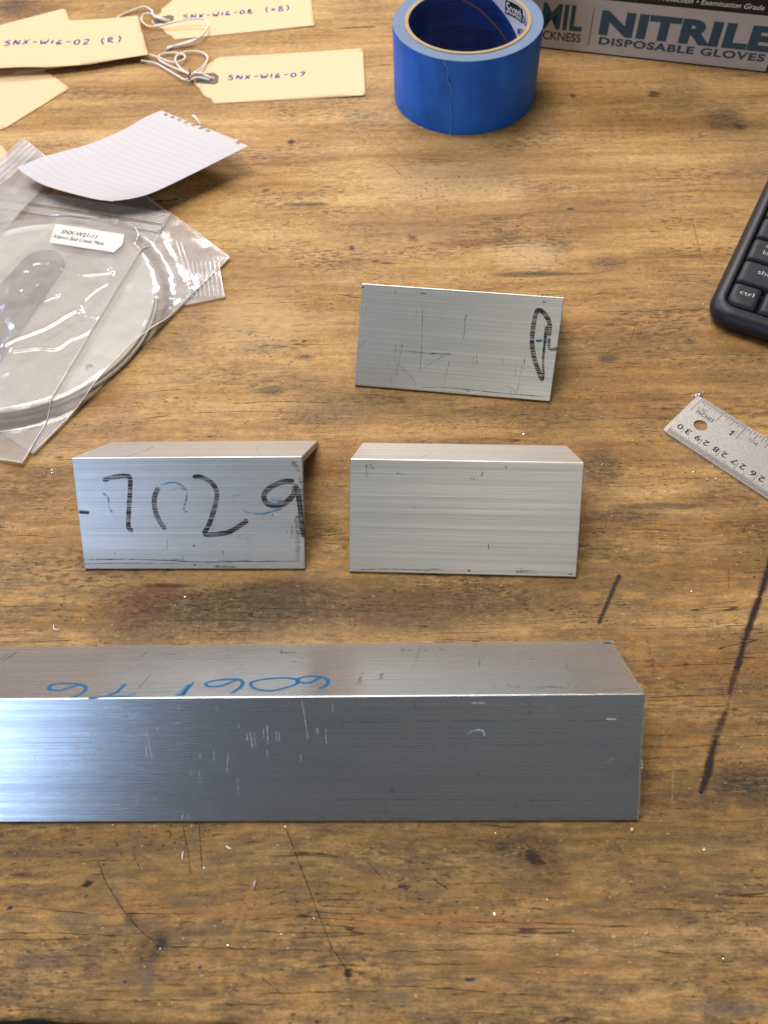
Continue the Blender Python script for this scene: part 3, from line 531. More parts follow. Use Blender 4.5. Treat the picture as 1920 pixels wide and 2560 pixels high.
strokes(A, An, AN, [([(450, 372), (458, 395), (464, 414)], .6), ([(1010, 375), (1010, 455)], .6), ([(1230, 400), (1230, 430)], .5), ([(1490, 700), (1465, 755)], .5), ([(1540, 660), (1490, 700)], .4), ([(1025, 828), (1025, 860)], .5), ([(290, 845), (297, 860)], 1.2), ([(0, 850), (300, 846), (900, 850), (1500, 852)], .35), ([(0, 475), (600, 468), (1100, 466), (1545, 464)], .5), ([(100, 590), (700, 585), (1540, 580)], .22), ([(0, 935), (500, 940), (1520, 935)], .5), ([(350, 780), (352, 830)], 1.2), ([(320, 870), (322, 910)], 1.2), ([(268, 875), (270, 910)], .9), ([(760, 718), (772, 722)], 1.2), ([(945, 830), (945, 900)], .5)], s2, 800, 1560, ink('dark_metal_mark', (.10, .12, .14), .54, (.2, .9), .6, .12, lo=0), 'scratch', one=True, kind='stuff', jit=.8)
# burr crumbs on the sawn right end
rb = []; vs, fs = [], []
Mi = (Matrix.Translation(A.location*1000) @ Matrix.Rotation(ra, 4, 'Z')).inverted()
for i in range(260):
    s_ = random.random()*LEG; far_ = random.random() < .45; k = .70711
    hz = (LEG+1.6)*k+.0; p = Vector((300+random.uniform(-.15, .45), (k if far_ else -k)*s_, hz+.3-k*s_))
    r = random.uniform(.06, .2); b = len(vs)
    for q in range(4): vs.append(p+Vector((random.uniform(-1, 1), random.uniform(-1, 1), random.uniform(-1, 1)))*r)
    fs += [(b, b+1, b+2), (b, b+1, b+3), (b, b+2, b+3), (b+1, b+2, b+3)]
o = mesh('saw_burr', vs, fs, cut_m, A); o['kind'] = 'stuff'

# ================================================================== BLUE TAPE ROLL
TX, TY, RO, RC, RI, TZ = 75.7, 535.4, 47.8, 40.2, 37.6, 48.0
tape = thing('masking_tape_roll', 'roll of blue painter\'s tape standing near the back of the bench', 'tape', (TX, TY, 0))
N = NB('blue_crepe_paper'); P = N.coord('Object'); x, y, z = N.sep(P)
cr = N.noise(P, (.9, .9, .12), 4, .6); wv = N.noise(P, (.05, .05, .03), 3, .5, (3, 0, 0))
N.set(col=N.mix(N.rng(wv, .35, .65), (.007, .100, .46), (.013, .145, .60)), rough=.5, spec=.32); N.bump(N.mth('ADD', cr, N.noise(P, (.2, .2, 2.2), 3, .6)), .35, .00012); blue_side = N.m
N = NB('tape_edge_layers'); P = N.coord('Object'); x, y, z = N.sep(P)
rad_ = N.mth('SQRT', N.mth('ADD', N.mth('MULTIPLY', x, x), N.mth('MULTIPLY', y, y)))
rg = N.noise(N.comb(rad_, N.mth('MULTIPLY', N.mth('ARCTAN2', y, x), 1.5), 0), (2.6, 1, 1), 4, .7); n_ = N.noise(P, (.22, .22, .2), 4, .6)
N.set(col=N.mix(N.mth('ADD', N.mth('MULTIPLY', rg, .6), N.mth('MULTIPLY', n_, .4)), (.075, .125, .22), (.185, .26, .38)), rough=.7, spec=.25); N.bump(rg, .6, .0003); edge_m = N.m
card = plain('tan_cardboard', (.36, .25, .13), .85, grain=.2, scale=1.5, bump=.4)
core_in = plain('printed_blue_core', (.006, .040, .22), .5, spec=.3, grain=.12)
white_in = plain('white_core_print', (.62, .64, .68), .55)
def ring(name, prof, mat, parent, seg=128):
    vs, fs, k = [], [], len(prof)
    for i in range(seg):
        a = 2*pi*i/seg
        for r, z in prof: vs.append((r*cos(a), r*sin(a), z))
    for i in range(seg):
        i2 = (i+1) % seg
        for j in range(k):
            j2 = (j+1) % k; fs.append((i*k+j, i2*k+j, i2*k+j2, i*k+j2))
    o = mesh(name, vs, fs, mat, parent, smooth=True)
    m = o.modifiers.new('split', 'EDGE_SPLIT'); m.split_angle = radians(35)
    return o
ring('tape_winding', [(RC, .1), (RO-.25, .1), (RO, .35), (RO, TZ-.55), (RO-.12, TZ-.2)], blue_side, tape)
ring('tape_layers', [(RC+.02, TZ-.3), (RO-.13, TZ-.21), (RO-.3, TZ+.02), (RC+.1, TZ)], edge_m, tape)
ring('core', [(RI, 0), (RC-.02, 0), (RC-.02, TZ+.35), (RC-.3, TZ+.55), (RI+.25, TZ+.55), (RI, TZ+.3)], card, tape)
def cyl(px, py, R):                                            # far inner wall
    d = ray(px, py); o = Vector((0-TX, 0-TY, H)); a = d.x**2+d.y**2; b = 2*(o.x*d.x+o.y*d.y); c = o.x**2+o.y**2-R*R
    t = (-b+sqrt(max(0, b*b-4*a*c)))/(2*a); p = o+d*t; return atan2(p.y, p.x), p.z
def cp(th, z, R): return Vector((R*cos(th), R*sin(th), z))
def inner_patch(name, a0, a1, zf0, zf1, R, mat, n=60):
    vs, fs = [], []
    for i in range(n+1):
        th = a0+(a1-a0)*i/n
        for j in range(9): vs.append(cp(th, zf0(i/n)+(zf1(i/n)-zf0(i/n))*j/8, R))
    for i in range(n):
        for j in range(8): fs.append((i*9+j, (i+1)*9+j, (i+1)*9+j+1, i*9+j+1))
    return mesh(name, vs, fs, mat, tape, smooth=True)
inner_patch('core_liner', 0, 2*pi, lambda t: .3, lambda t: TZ+.1, RI-.12, core_in, 128)
# white printed area on the right of the liner, bounded by a slanting spiral edge
e0, e1 = cyl(1231, 0, RI), cyl(1295, 98, RI); slope = (e1[1]-e0[1])/(e1[0]-e0[0])
vs, fs = [], []; n = 50
th0 = e0[0]+.55; th1 = -1.0
for i in range(n+1):
    th = th0+(th1-th0)*i/n; zb = max(.6, min(TZ, e0[1]+slope*(th-e0[0]))); zt = TZ+.15; zb = min(zb, zt-.05)
    for j in range(7): vs.append(cp(th, zb+(zt-zb)*j/6, RI-.2))
for i in range(n):
    for j in range(6): fs.append((i*7+j, (i+1)*7+j, (i+1)*7+j+1, i*7+j+1))
mesh('white_print', vs, fs, white_in, tape, smooth=True)
def wallribbon(pts, wd, R, name, mat):
    q = [cyl(px, py, R) for px, py in pts]; vs, fs = [], []
    P = smooth_path([Vector((a*R, z, 0)) for a, z in q], 8)
    r_ = Ribbons(); r_.add(P, wd, (0, 0, 1), 0, taper=False)
    return mesh(name, [cp(v.x/R, v.y, R) for v in r_.v], r_.f, mat, tape)
wallribbon([(1140, -12), (1158, 0), (1197, 23), (1229, 53), (1252, 80), (1272, 112)], 1.1, RI-.3, 'core_seam', plain('brown_seam', (.16, .10, .07), .8))
black = plain('black_print', (.012, .012, .014), .5); wht = plain('white_lettering', (.75, .75, .73), .5); dkblue = plain('dark_blue_print', (.003, .010, .045), .5)
def walltext(body, p0, p1, hgt, mat, name='lettering', R=RI-.5, bold=0, pad=None):
    a0, z0 = cyl(*p0, R); a1, z1 = cyl(*p1, R); L = hypot((a0-a1)*R, z1-z0); ux, uy = (a0-a1)*R/L, (z1-z0)/L
    f = lambda x, y: cp(a0-(x*ux-y*uy)/R, z0+x*uy+y*ux, R)
    if pad:
        vs, fs, k = [], [], 14
        for i in range(k+1):
            for j in (0, 1):
                xx = -pad+(L+2*pad)*i/k; yy = -pad*.8+(hgt+1.6*pad)*j; q = f(xx, yy); vs.append(Vector((q.x*1.002, q.y*1.002, q.z)))
        for i in range(k): fs.append((2*i, 2*i+2, 2*i+3, 2*i+1))
        mesh('black_panel', vs, fs, black, tape, smooth=True)
    text_obj(name, body, mat, tape, f, w=L, h=hgt, bold=bold)
walltext('Scotch', (1265, 31), (1302, 53), 6.6, wht, bold=.012, pad=1.0)
walltext('blue', (1305, 56), (1319, 76), 6.6, black)
walltext('#2090', (1293, 84), (1312, 106), 4.2, black, bold=.01)
# blocks of small print, too small to read in the photograph
r_ = Ribbons(); vsx = []
def block(px, py, wmm, rows, head=True):
    a0, z0 = cyl(px, py, RI)
    for r in range(rows):
        zz = z0-(r*1.55+(1.0 if (head and r) else 0)); xx = 0; W_ = wmm*(1 if r == 0 else random.uniform(.75, 1.25))
        while xx < W_:
            l = random.uniform(.8, 2.6); hh = (.95 if (head and r == 0) else .55)
            q = [Vector((xx+l*i/2, zz, 0)) for i in range(3)]; b = len(r_.v); r_.add(q, hh, (0, 0, 1), 0, taper=False)
            for i in range(b, len(r_.v)): v = r_.v[i]; r_.v[i] = cp(a0-v.x/(RI-.3), v.y, RI-.3)
            xx += l+random.uniform(.3, .5)
block(1040, 40, 13, 7); block(1091, 14, 17, 7); block(1083, 82, 22, 9); block(1190, 74, 15, 8); block(1185, 4, 14, 4, False); block(1222, 34, 10, 3, False); block(1030, 92, 14, 7)
o = mesh('small_print', r_.v, r_.f, dkblue, tape); o['kind'] = 'stuff'
# torn free end of the tape, overlapping the winding
ae = atan2(onplane(1126, 240, Vector((TX, TY-RO, 0)), Vector((0, -1, 0))).y-TY, onplane(1126, 240, Vector((TX, TY-RO, 0)), Vector((0, -1, 0))).x-TX)
def fcyl(px, py, R):
    d = ray(px, py); o = Vector((-TX, -TY, H)); a = d.x**2+d.y**2; b = 2*(o.x*d.x+o.y*d.y); c = o.x**2+o.y**2-R*R
    t = (-b-sqrt(max(0, b*b-4*a*c)))/(2*a); p = o+d*t; return atan2(p.y, p.x), p.z
edge_px = [(1107, 155), (1117, 164), (1121, 178), (1119, 198), (1127, 215), (1130, 235), (1126, 262), (1129, 290), (1128, 315), (1126, 338)]
E_ = [fcyl(px, py, RO+.3) for px, py in edge_px]; E_[0] = (E_[0][0], TZ-.45); E_[-1] = (E_[-1][0], .25)
Es = smooth_path([Vector((a*RO, z, 0)) for a, z in E_], 8); vs, fs = [], []
for i, v in enumerate(Es):
    a = v.x/RO+(.25*mnoise.noise(Vector((v.y*1.5, 0, 0)))+.15*mnoise.noise(Vector((v.y*5, 3, 0))))/RO
    zz = min(TZ-.4, max(.2, v.y))
    for j, (da, dr) in enumerate([(0, .05), (0, .75), (-.012, .66), (-.05, .42), (-.15, .16), (-.4, .14), (-.8, .13), (-1.2, .12), (-1.6, .11), (-2.2, .06)]): vs.append(cp(a+da, zz, RO+dr))
for i in range(len(Es)-1):
    for j in range(9): fs.append((i*10+j, i*10+j+1, (i+1)*10+j+1, (i+1)*10+j))
mesh('torn_tape_end', vs, fs, blue_side, tape, smooth=True)
r_ = Ribbons(); q = [cp(v.x/RO+.05/RO, min(TZ-.4, max(.2, v.y)), RO+.8) for v in Es]
r_.add(q, .5, (0, -1, 0), .02, jit=1.0); r_.build('torn_edge', plain('pale_torn_fibre', (.10, .30, .72), .7), tape)

# ================================================================== GLOVE CARTON
b0 = U(1360, 122); b1 = U(1915, 183); eb = (b1-b0).normalized(); rz = atan2(eb.y, eb.x)
box = thing('glove_box', 'black and silver disposable glove carton with slate blue lettering, back right', 'box', b0, rz)
N = NB('silver_print'); P = N.coord('Object'); n_ = N.noise(P, (.05, .05, .05), 4, .6)
N.set(col=N.mix(n_, (.44, .41, .41), (.52, .485, .485)), rough=.42, metal=.15, spec=.5); silver = N.m
bk = plain('black_card', (.010, .010, .011), .42); slate = plain('slate_blue_print', (.028, .075, .110), .45); dkp = plain('charcoal_print', (.030, .036, .040), .5)
vs = [(-88, 0, 0), (152, 0, 0), (152, 125, 0), (-88, 125, 0)]; vs += [(a, b, 74) for a, b, _ in vs]
o = mesh('carton', vs, [(3, 2, 1, 0), (4, 5, 6, 7), (0, 1, 5, 4), (1, 2, 6, 5), (2, 3, 7, 6), (3, 0, 4, 7)], bk, box); bevel_sharp(o, .6)
def bx_(x0, x1, z0, z1, y): return [(x0, y, z0), (x1, y, z0), (x1, y, z1), (x0, y, z1)]
mesh('silver_panel', bx_(-87.4, 151.3, 1.2, 36.2, -.08), [(0, 1, 2, 3)], silver, box)
bf = lambda x0, z0, y=-.16: (lambda x, yy: Vector((x0+x, y, z0+yy)))
text_obj('lettering', 'NITRILE', slate, box, bf(36.0, 13.6), w=114, h=16.2, bold=.055, spacing=1.07)
text_obj('lettering', 'DISPOSABLE GLOVES', slate, box, bf(37.2, 7.1), w=111, h=5.3, bold=.042, spacing=1.12)
text_obj('lettering', 'MIL', slate, box, bf(-4.0, 14.2), w=28.2, h=16.8, bold=.03)
text_obj('lettering', 'THICKNESS', dkp, box, bf(-14.5, 6.8), w=39.2, h=5.9, bold=.02)
mesh('divider_line', bx_(30.2, 30.8, 6, 30.2, -.16), [(0, 1, 2, 3)], slate, box)
text_obj('lettering', 'Superior Protection \u2022 Examination Grade', wht, box, bf(51.5, 38.2), w=86, h=4.2, shear=.25, bold=.006)

# ================================================================== KEYBOARD
kr = radians(-32.3)
K0 = U(1803, 763, 12)                                  # about the body's lower left corner
kb = thing('keyboard', 'dark keyboard with white key lettering at the right edge', 'keyboard', (K0.x, K0.y, 0), kr)
def kl(p): d = Vector(p)-Vector((K0.x, K0.y, 0)); return Vector((d.x*cos(kr)+d.y*sin(kr), -d.x*sin(kr)+d.y*cos(kr), d.z))
# edges of the body and of the key well in the keyboard's own frame
la = kl(U(1790, 713, 9)); lb = kl(U(1920, 456, 9)); ba = kl(U(1820, 800, 9)); bb_ = kl(U(1920, 836, 9)); wa = kl(U(1816, 732.5, 13)); wb = kl(U(1920, 524, 13)); wc = kl(U(1833, 765, 13)); wd_ = kl(U(1920, 793, 13))
XL = (la.x+lb.x)/2; YB = (ba.y+bb_.y)/2; WX = (wa.x+wb.x)/2; WY = (wc.y+wd_.y)/2
print('KB', la, lb, ba, bb_, wa, wb, wc, wd_)
kbm = plain('charcoal_plastic', (.013, .014, .020), .45, spec=.35, grain=.15, scale=3.0, bump=.35)
keym = plain('key_plastic', (.019, .021, .028), .5, spec=.3, grain=.12, scale=4.0, bump=.25)
well_m = plain('key_well', (.006, .006, .007), .5)
def rrect(x0, y0, x1, y1, r, n=8):
    out = []
    for cx, cy, a0 in ((x1-r, y1-r, 0), (x0+r, y1-r, 90), (x0+r, y0+r, 180), (x1-r, y0+r, 270)):
        for i in range(n+1): a = radians(a0+90*i/n); out.append((cx+r*cos(a), cy+r*sin(a)))
    return out
def loft(name, rings, mat, parent, cap0=True, cap1=True, smooth=True, ang=50):
    n = len(rings[0]); vs = [v for r in rings for v in r]; fs = []
    for j in range(len(rings)-1):
        for i in range(n): i2 = (i+1) % n; fs.append((j*n+i, j*n+i2, (j+1)*n+i2, (j+1)*n+i))
    if cap0: fs.append(tuple(range(n))[::-1])
    if cap1: fs.append(tuple((len(rings)-1)*n+i for i in range(n)))
    o = mesh(name, vs, fs, mat, parent, smooth=smooth)
    if smooth: m = o.modifiers.new('split', 'EDGE_SPLIT'); m.split_angle = radians(ang)
    return o
KW, KH = 300, 150
def kring(ins, z, r): return [(x, y, z+.02*y) for x, y in rrect(XL+ins, YB+ins, XL+KW-ins, YB+KH-ins, r)]
def wring(o_, z, r): return [(x, y, z+.02*y) for x, y in rrect(WX+o_, WY+o_, WX+KW-30, WY+KH-22, r)]
loft('body', [kring(4.5, .6, 9), kring(1.6, 2.2, 12), kring(.4, 4.4, 13), kring(0, 7.0, 13), kring(.5, 9.4, 12.8), kring(1.9, 11.6, 12), kring(4.0, 12.6, 10.5), [(x, y, z) for x, y, z in wring(-.6, 12.9, 6.6)], wring(0, 12.5, 6), wring(.15, 8.6, 6)], kbm, kb, cap1=False, ang=80)
mesh('key_well', [v for v in wring(.1, 8.9, 6)], [tuple(range(36))], well_m, kb)
px_ = 19.0; ky0 = kl(U(1840, 693.4, 14)); kc0 = kl(U(1911.5, 714, 14)); ksh = kl(U(1867, 635, 14)); kcp = kl(U(1894, 581.7, 14))
print('keys', ky0, kc0, ksh, kcp, 'well', WX, WY, XL, YB)
def key(x0, y0, x1, y1, zt, corner=None, round_=2.0):
    z0 = 9.0
    def rr(i, z, r):
        pts = rrect(x0+i, y0+i, x1-i, y1-i, r, 5)
        if corner == 'bl':
            R = 5.5; pts2 = []
            for cx, cy, a0, q in ((x1-i-r, y1-i-r, 0, r), (x0+i+r, y1-i-r, 90, r), (x0+i+R, y0+i+R, 180, R), (x1-i-r, y0+i+r, 270, r)):
                for k in range(6): a = radians(a0+18*k); pts2.append((cx+q*cos(a), cy+q*sin(a)))
            pts = pts2
        return [(x, y, z+.02*y) for x, y in pts]
    return loft('key', [rr(0, z0, 1.2), rr(.1, zt-2.2, 1.4), rr(.55, zt-.9, 1.7), rr(1.4, zt-.25, 2.0), rr(2.4, zt, 2.2), rr(4.0, zt-.05, 1.6)], keym, kb, cap0=False, ang=70)
KX = WX+.9; KY = WY+.9; ph = 18.9; gap = 1.5; ch = ph
rows = [KY, KY+ch-1.2, KY+2*ch-1.2, KY+3*ch-1.2, KY+4*ch-1.2, KY+5*ch-1.2]
hts = [ch-1.2-gap]+[ch-gap]*4+[ch-gap-4]
letters = plain('white_key_print', (.40, .41, .43), .5)
wid = [[16.5, 16.5, 16.5, 22, 100, 20], [38, 19, 19, 19, 19, 19, 19, 19, 19, 19], [32, 19, 19, 19, 19, 19, 19, 19, 19], [26, 19, 19, 19, 19, 19, 19, 19, 19], [19]*12, [19]*12]
txt = {(0, 0): [('ctrl', 7.2, 2.9)], (1, 0): [('shift', 9.0, 3.3)], (2, 0): [('caps', 8.5, 2.6), ('lock', 7.5, 3.1)]}
for r, ws in enumerate(wid):
    xx = KX
    for c_, w_ in enumerate(ws):
        if xx+w_ > WX+KW-32: break
        y0 = rows[r]; key(xx, y0, xx+w_-gap, y0+hts[r], 14.6, 'bl' if (r == 0 and c_ == 0) else None)
        if (r, c_) in txt:
            L = txt[(r, c_)]
            for q, (s_, tw, th_) in enumerate(L):
                ox_ = xx+(4.4 if r == 0 else (8.6 if r == 1 else 7.0)); oy_ = y0+hts[r]/2-1.2+(2.6 if (len(L) == 2 and q == 0) else (-2.4 if len(L) == 2 else .6))
                text_obj('key_lettering', s_, letters, kb, (lambda ox_, oy_: (lambda x, y: Vector((ox_+x, oy_+y, 14.66+.02*(oy_+y)))))(ox_, oy_), w=tw, h=th_)
        xx += w_

# ================================================================== STEEL RULE
rx = Vector((.655, -.755, 0)).normalized(); ry = Vector((.755, .655, 0)).normalized()
R0 = Vector((138.05, 236.86, 0)); RW = 30.2
rul = thing('steel_ruler', 'steel ruler with inch and centimetre scales at the right edge', 'ruler', R0, atan2(rx.y, rx.x))
N = NB('satin_steel'); P = N.coord('Object'); n_ = N.noise(P, (.5, 1.4, 1), 5, .75); n2 = N.noise(P, (.03, .05, 1), 4, .6, (3, 4, 0)); sp = N.rng(N.noise(P, (.9, 2.2, 1), 2, .5, (8, 1, 0)), .62, .75)
c_ = N.mix(N.mth('ADD', N.mth('MULTIPLY', n_, .5), N.mth('MULTIPLY', n2, .5)), (.42, .41, .39), (.62, .605, .57)); c_ = N.mix(sp, c_, (.90, .87, .81))
N.set(col=c_, metal=.6, rough=N.rng(n_, .3, .7, .5, .34), spec=.5); N.bump(n_, .35, .0001); steel = N.m
def rl(p): d = Vector(p)-R0; return (d.dot(rx), d.dot(ry))
hc = rl(U(1560+879/4.608, 940+575/4.608, .6)); HR = 3.25
out = rrect(0, 0, 320, RW, 2.4, 6); hole = [(hc[0]+HR*cos(2*pi*i/28), hc[1]+HR*sin(2*pi*i/28)) for i in range(28)]
bm = bmesh.new()
def addloop(bm, pts, z): 
    v = [bm.verts.new((x*S, y*S, z*S)) for x, y in pts]; return v, [bm.edges.new((v[i], v[(i+1) % len(v)])) for i in range(len(v))]
def plate(name, outer, holes, z0, z1, mat, parent, origin=None):
    bm = bmesh.new(); loops = []
    for z in (z1, z0):
        es = []; L = []
        for pts in [outer]+holes: v, e = addloop(bm, pts, z); es += e; L.append(v)
        bmesh.ops.triangle_fill(bm, use_beauty=True, use_dissolve=False, edges=es); loops.append(L)
    for a, b in zip(*loops):
        for i in range(len(a)): i2 = (i+1) % len(a); bm.faces.new((a[i], a[i2], b[i2], b[i]))
    bmesh.ops.recalc_face_normals(bm, faces=bm.faces); me = bpy.data.meshes.new(name); bm.to_mesh(me); bm.free()
    return link(name, me, parent, [mat] if not isinstance(mat, list) else mat)
bm.free()
o = plate('blade', out, [hole], .05, 1.15, steel, rul); bevel_sharp(o, .12, 1, 50)
etch = plain('black_etching', (.015, .014, .013), .6); ZR = 1.19
rb = Ribbons()
x0_in = rl(U(1560+905/4.608, 940+262/4.608, 1))[0]
k = 0
while True:                                          # inch side: 32nds for the first inch, 16ths after
    f = k/32; X = x0_in+f*25.4
    if X > 150: break
    if f <= 1 or k % 2 == 0:
        L = 10.2 if k % 32 == 0 else 7.4 if k % 16 == 0 else 5.6 if k % 8 == 0 else 4.0 if k % 4 == 0 else 3.0 if k % 2 == 0 else 2.0
        if f > 1: L *= .86
        rb.add([Vector((X, RW-.35, ZR)), Vector((X, RW-.35-L, ZR))], .22, (0, 0, 1), 0, taper=False)
    k += 1
x30 = rl(U(1708, 1074.5, 1))[0]
k = 0
while True:                                          # centimetre side: half millimetres
    X = x30-5+.5*k
    if X > 150: break
    L = 8.0 if round((X-x30)/.5) % 20 == 0 else (4.6 if round((X-x30)/.5) % 10 == 0 else (3.4 if k % 2 == 0 else 2.6))
    if X > 1.6: rb.add([Vector((X, .35, ZR)), Vector((X, .35+L, ZR))], .19, (0, 0, 1), 0, taper=False)
    k += 1
rb.build('scale_marks', etch, rul, 'stuff')
fr_ = lambda ox, oy, flip=False: ((lambda x, y: Vector((ox-x, oy-y, ZR+.01))) if flip else (lambda x, y: Vector((ox+x, oy+y, ZR+.01))))
def rtext(nm, body, p0, p1, h, **kw):
    a, b = (rl(U(1560+p[0]/4.608, 940+p[1]/4.608, 1.2)) for p in (p0, p1))
    text_obj(nm, body, etch, rul, fr_(a[0], (a[1]+b[1])/2), w=b[0]-a[0], h=h, **kw)
rtext('lettering', '1/32', (846, 378), (930, 422), 2.0, spacing=1.1)
rtext('lettering', 'INCHES', (824, 418), (1012, 540), 2.5, spacing=1.15, bold=.01)
r1 = Ribbons(); X1, Y1 = x0_in+22.2, RW-10.9
r1.add([Vector((X1, Y1, ZR)), Vector((X1+.35, Y1+3.7, ZR))], .75, (0, 0, 1), 0, taper=False); r1.add([Vector((X1-1.0, Y1+2.6, ZR)), Vector((X1-.3, Y1+3.0, ZR)), Vector((X1+.3, Y1+3.6, ZR))], .55, (0, 0, 1), .02, taper=False)
r1.build('numeral', etch, rul)
rtext('lettering', '1/16', (1434, 745), (1524, 806), 2.0, spacing=1.1)
text_obj('numeral', '2', etch, rul, fr_(x0_in+25.4*2-3.9, RW-10.6), w=2.4, h=3.4, bold=.03)
for i, nm in enumerate(['30', '29', '28', '27', '26', '25', '24', '23', '22']):
    text_obj('numeral', nm[0], etch, rul, fr_(x30+10*i+3.8, 9.2, True), w=2.7, h=3.3, bold=.012)
    text_obj('numeral', nm[1], etch, rul, fr_(x30+10*i-.7, 9.2, True), w=2.7, h=3.3, bold=.012)

# ================================================================== MANILA TAGS
N = NB('manila_card'); P = N.coord('Object'); n_ = N.noise(P, (.5,)*3, 4, .6); n2 = N.noise(P, (.02,)*3, 3, .6)
N.set(col=N.mix(N.mth('ADD', N.mth('MULTIPLY', n_, .5), N.mth('MULTIPLY', n2, .5)), (.60, .43, .235), (.65, .475, .27)), rough=.55, spec=.3); N.bump(n_, .1, .0001); manila = N.m
patch_m = plain('grey_brown_patch', (.115, .095, .070), .7); peninks = plain('blue_pen_ink', (.010, .014, .17), .5); eyelet = plain('dark_hole', (.02, .018, .016), .8)
cotton = NB('cotton_string'); uvv = cotton.coord('UV', (1, 1, 1)); u_, v_, _ = cotton.sep(uvv)
tw = cotton.mth('SINE', cotton.mth('MULTIPLY', cotton.mth('ADD', cotton.mth('MULTIPLY', u_, .85), v_), 2*pi))
cotton.set(col=cotton.mix(cotton.rng(tw, -1, 1), (.66, .61, .54), (.88, .84, .77)), rough=.9, spec=.1, sheen=.3); cotton.bump(tw, .35, .0002); cotton = cotton.m
FONT = {'S': [[(.85, .9), (.4, 1), (.15, .75), (.75, .45), (.6, .05), (.05, .1)]], 'N': [[(.1, 0), (.15, 1)], [(.15, 1), (.8, .05), (.9, 1)]], 'X': [[(.05, 0), (.95, 1)], [(.15, .95), (.85, 0)]], '-': [[(.1, .5), (.95, .52)]],
 'W': [[(0, .95), (.25, .05), (.5, .6), (.7, .05), (1.05, 1)]], '1': [[(.45, 1), (.4, 0)]], '6': [[(.7, 1), (.2, .5), (.25, .05), (.7, .05), (.75, .4), (.25, .35)]], '0': [[(.5, .95), (.15, .6), (.25, .1), (.7, .1), (.85, .6), (.5, .95)]],
 '7': [[(.1, .9), (.85, .95), (.35, 0)]], '8': [[(.8, .9), (.3, .95), (.25, .6), (.8, .35), (.6, 0), (.15, .1), (.3, .5), (.8, .9)]], '2': [[(.15, .8), (.5, 1), (.8, .7), (.15, .05), (.95, .08)]], '(': [[(.6, 1.2), (.2, .6), (.6, -.2)]], ')': [[(.3, 1.2), (.75, .6), (.3, -.2)]], 'x': [[(.1, .1), (.8, .8)], [(.1, .8), (.8, .1)]], 'R': [[(.15, 0), (.2, 1), (.75, .8), (.25, .5), (.85, 0)]], ' ': []}
def handwriting(s, f, height, adv, mat, parent, wd=.55, name='handwriting'):
    r_ = Ribbons(); x = 0
    for ch in s:
        wch = {'-': .9, '1': .55, ' ': .7, 'W': 1.1, '(': .7, ')': .7}.get(ch, 1)*adv
        for st in FONT[ch]:
            P = smooth_path([Vector((x+a*wch*.74, b*height+random.uniform(-.09, .09)*height, 0)) for a, b in st], 4)
            r_.add([f(p.x, p.y) for p in P], wd, (0, 0, 1), .06, jit=.25)
        x += wch
    r_.build(name, mat, parent)
def tagshape(name, label, outline, holes, zf, group='manila shipping tags', origin=None):
    """outline in photograph pixels on the bench; zf gives height above the bench"""
    P = [U(*p) for p in outline]; o0 = sum(P, Vector())/len(P)
    t = thing(name, label, 'tag', (o0.x, o0.y, 0), 0, group)
    # grid-clipped card so that it can bend
    bm = bmesh.new(); v = [bm.verts.new((p.x-o0.x, p.y-o0.y, 0)) for p in P]; es = [bm.edges.new((v[i], v[(i+1) % len(v)])) for i in range(len(v))]
    for hl in holes:
        q = U(*hl[0]); hv = [bm.verts.new((q.x-o0.x+hl[1]*cos(a*pi/6), q.y-o0.y+hl[1]*sin(a*pi/6), 0)) for a in range(12)]; es += [bm.edges.new((hv[i], hv[(i+1) % 12])) for i in range(12)]
    bmesh.ops.triangle_fill(bm, edges=es, use_beauty=True)
    for ax in (Vector((1, 0, 0)), Vector((0, 1, 0))):
        for k in range(-15, 16): bmesh.ops.bisect_plane(bm, geom=bm.verts[:]+bm.edges[:]+bm.faces[:], plane_co=ax*(k*6.01+.3), plane_no=ax)
    bmesh.ops.recalc_face_normals(bm, faces=bm.faces)
    if sum(f.normal.z for f in bm.faces) < 0: bmesh.ops.reverse_faces(bm, faces=bm.faces)
    for q in bm.verts: q.co.z = zf(q.co.x+o0.x, q.co.y+o0.y); 
    for q in bm.verts: q.co *= S
    me = bpy.data.meshes.new('card'); bm.to_mesh(me); bm.free(); me.polygons.foreach_set('use_smooth', [True]*len(me.polygons))
    o = link('card', me, t, [manila]); m = o.modifiers.new('thick', 'SOLIDIFY'); m.thickness = .3*S; m.offset = -1
    return t, o0
def ww(p, o0, zf, lift=.0): q = U(*p); return Vector((q.x-o0.x, q.y-o0.y, zf(q.x, q.y)+lift))
def tagtext(t, o0, zf, s, p0, p1, h_px):
    a, b = U(*p0), U(*p1); d = (b-a); L = d.length; d.normalize(); nrm = Vector((-d.y, d.x, 0)); hh = (U(p0[0], p0[1]-h_px)-a).length
    tot = sum({'-': .9, '1': .55, ' ': .7, 'W': 1.1, '(': .7, ')': .7}.get(c, 1) for c in s)
    def f(x, y): q = a+d*x+nrm*y; return Vector((q.x-o0.x, q.y-o0.y, zf(q.x, q.y)))
    handwriting(s, f, hh, L/tot, peninks, t, 1.35)
def c1(x, y): return (x/1.728, y/1.728)
def rcorner(a, b, c, r=5, n=4):                # rounded corner at b in px
    A_, B_, C_ = Vector(a), Vector(b), Vector(c); p = B_+(A_-B_).normalized()*r; q = B_+(C_-B_).normalized()*r
    return [tuple((p*(1-t)**2+B_*2*t*(1-t)+q*t*t)) for t in [i/n for i in range(n+1)]]
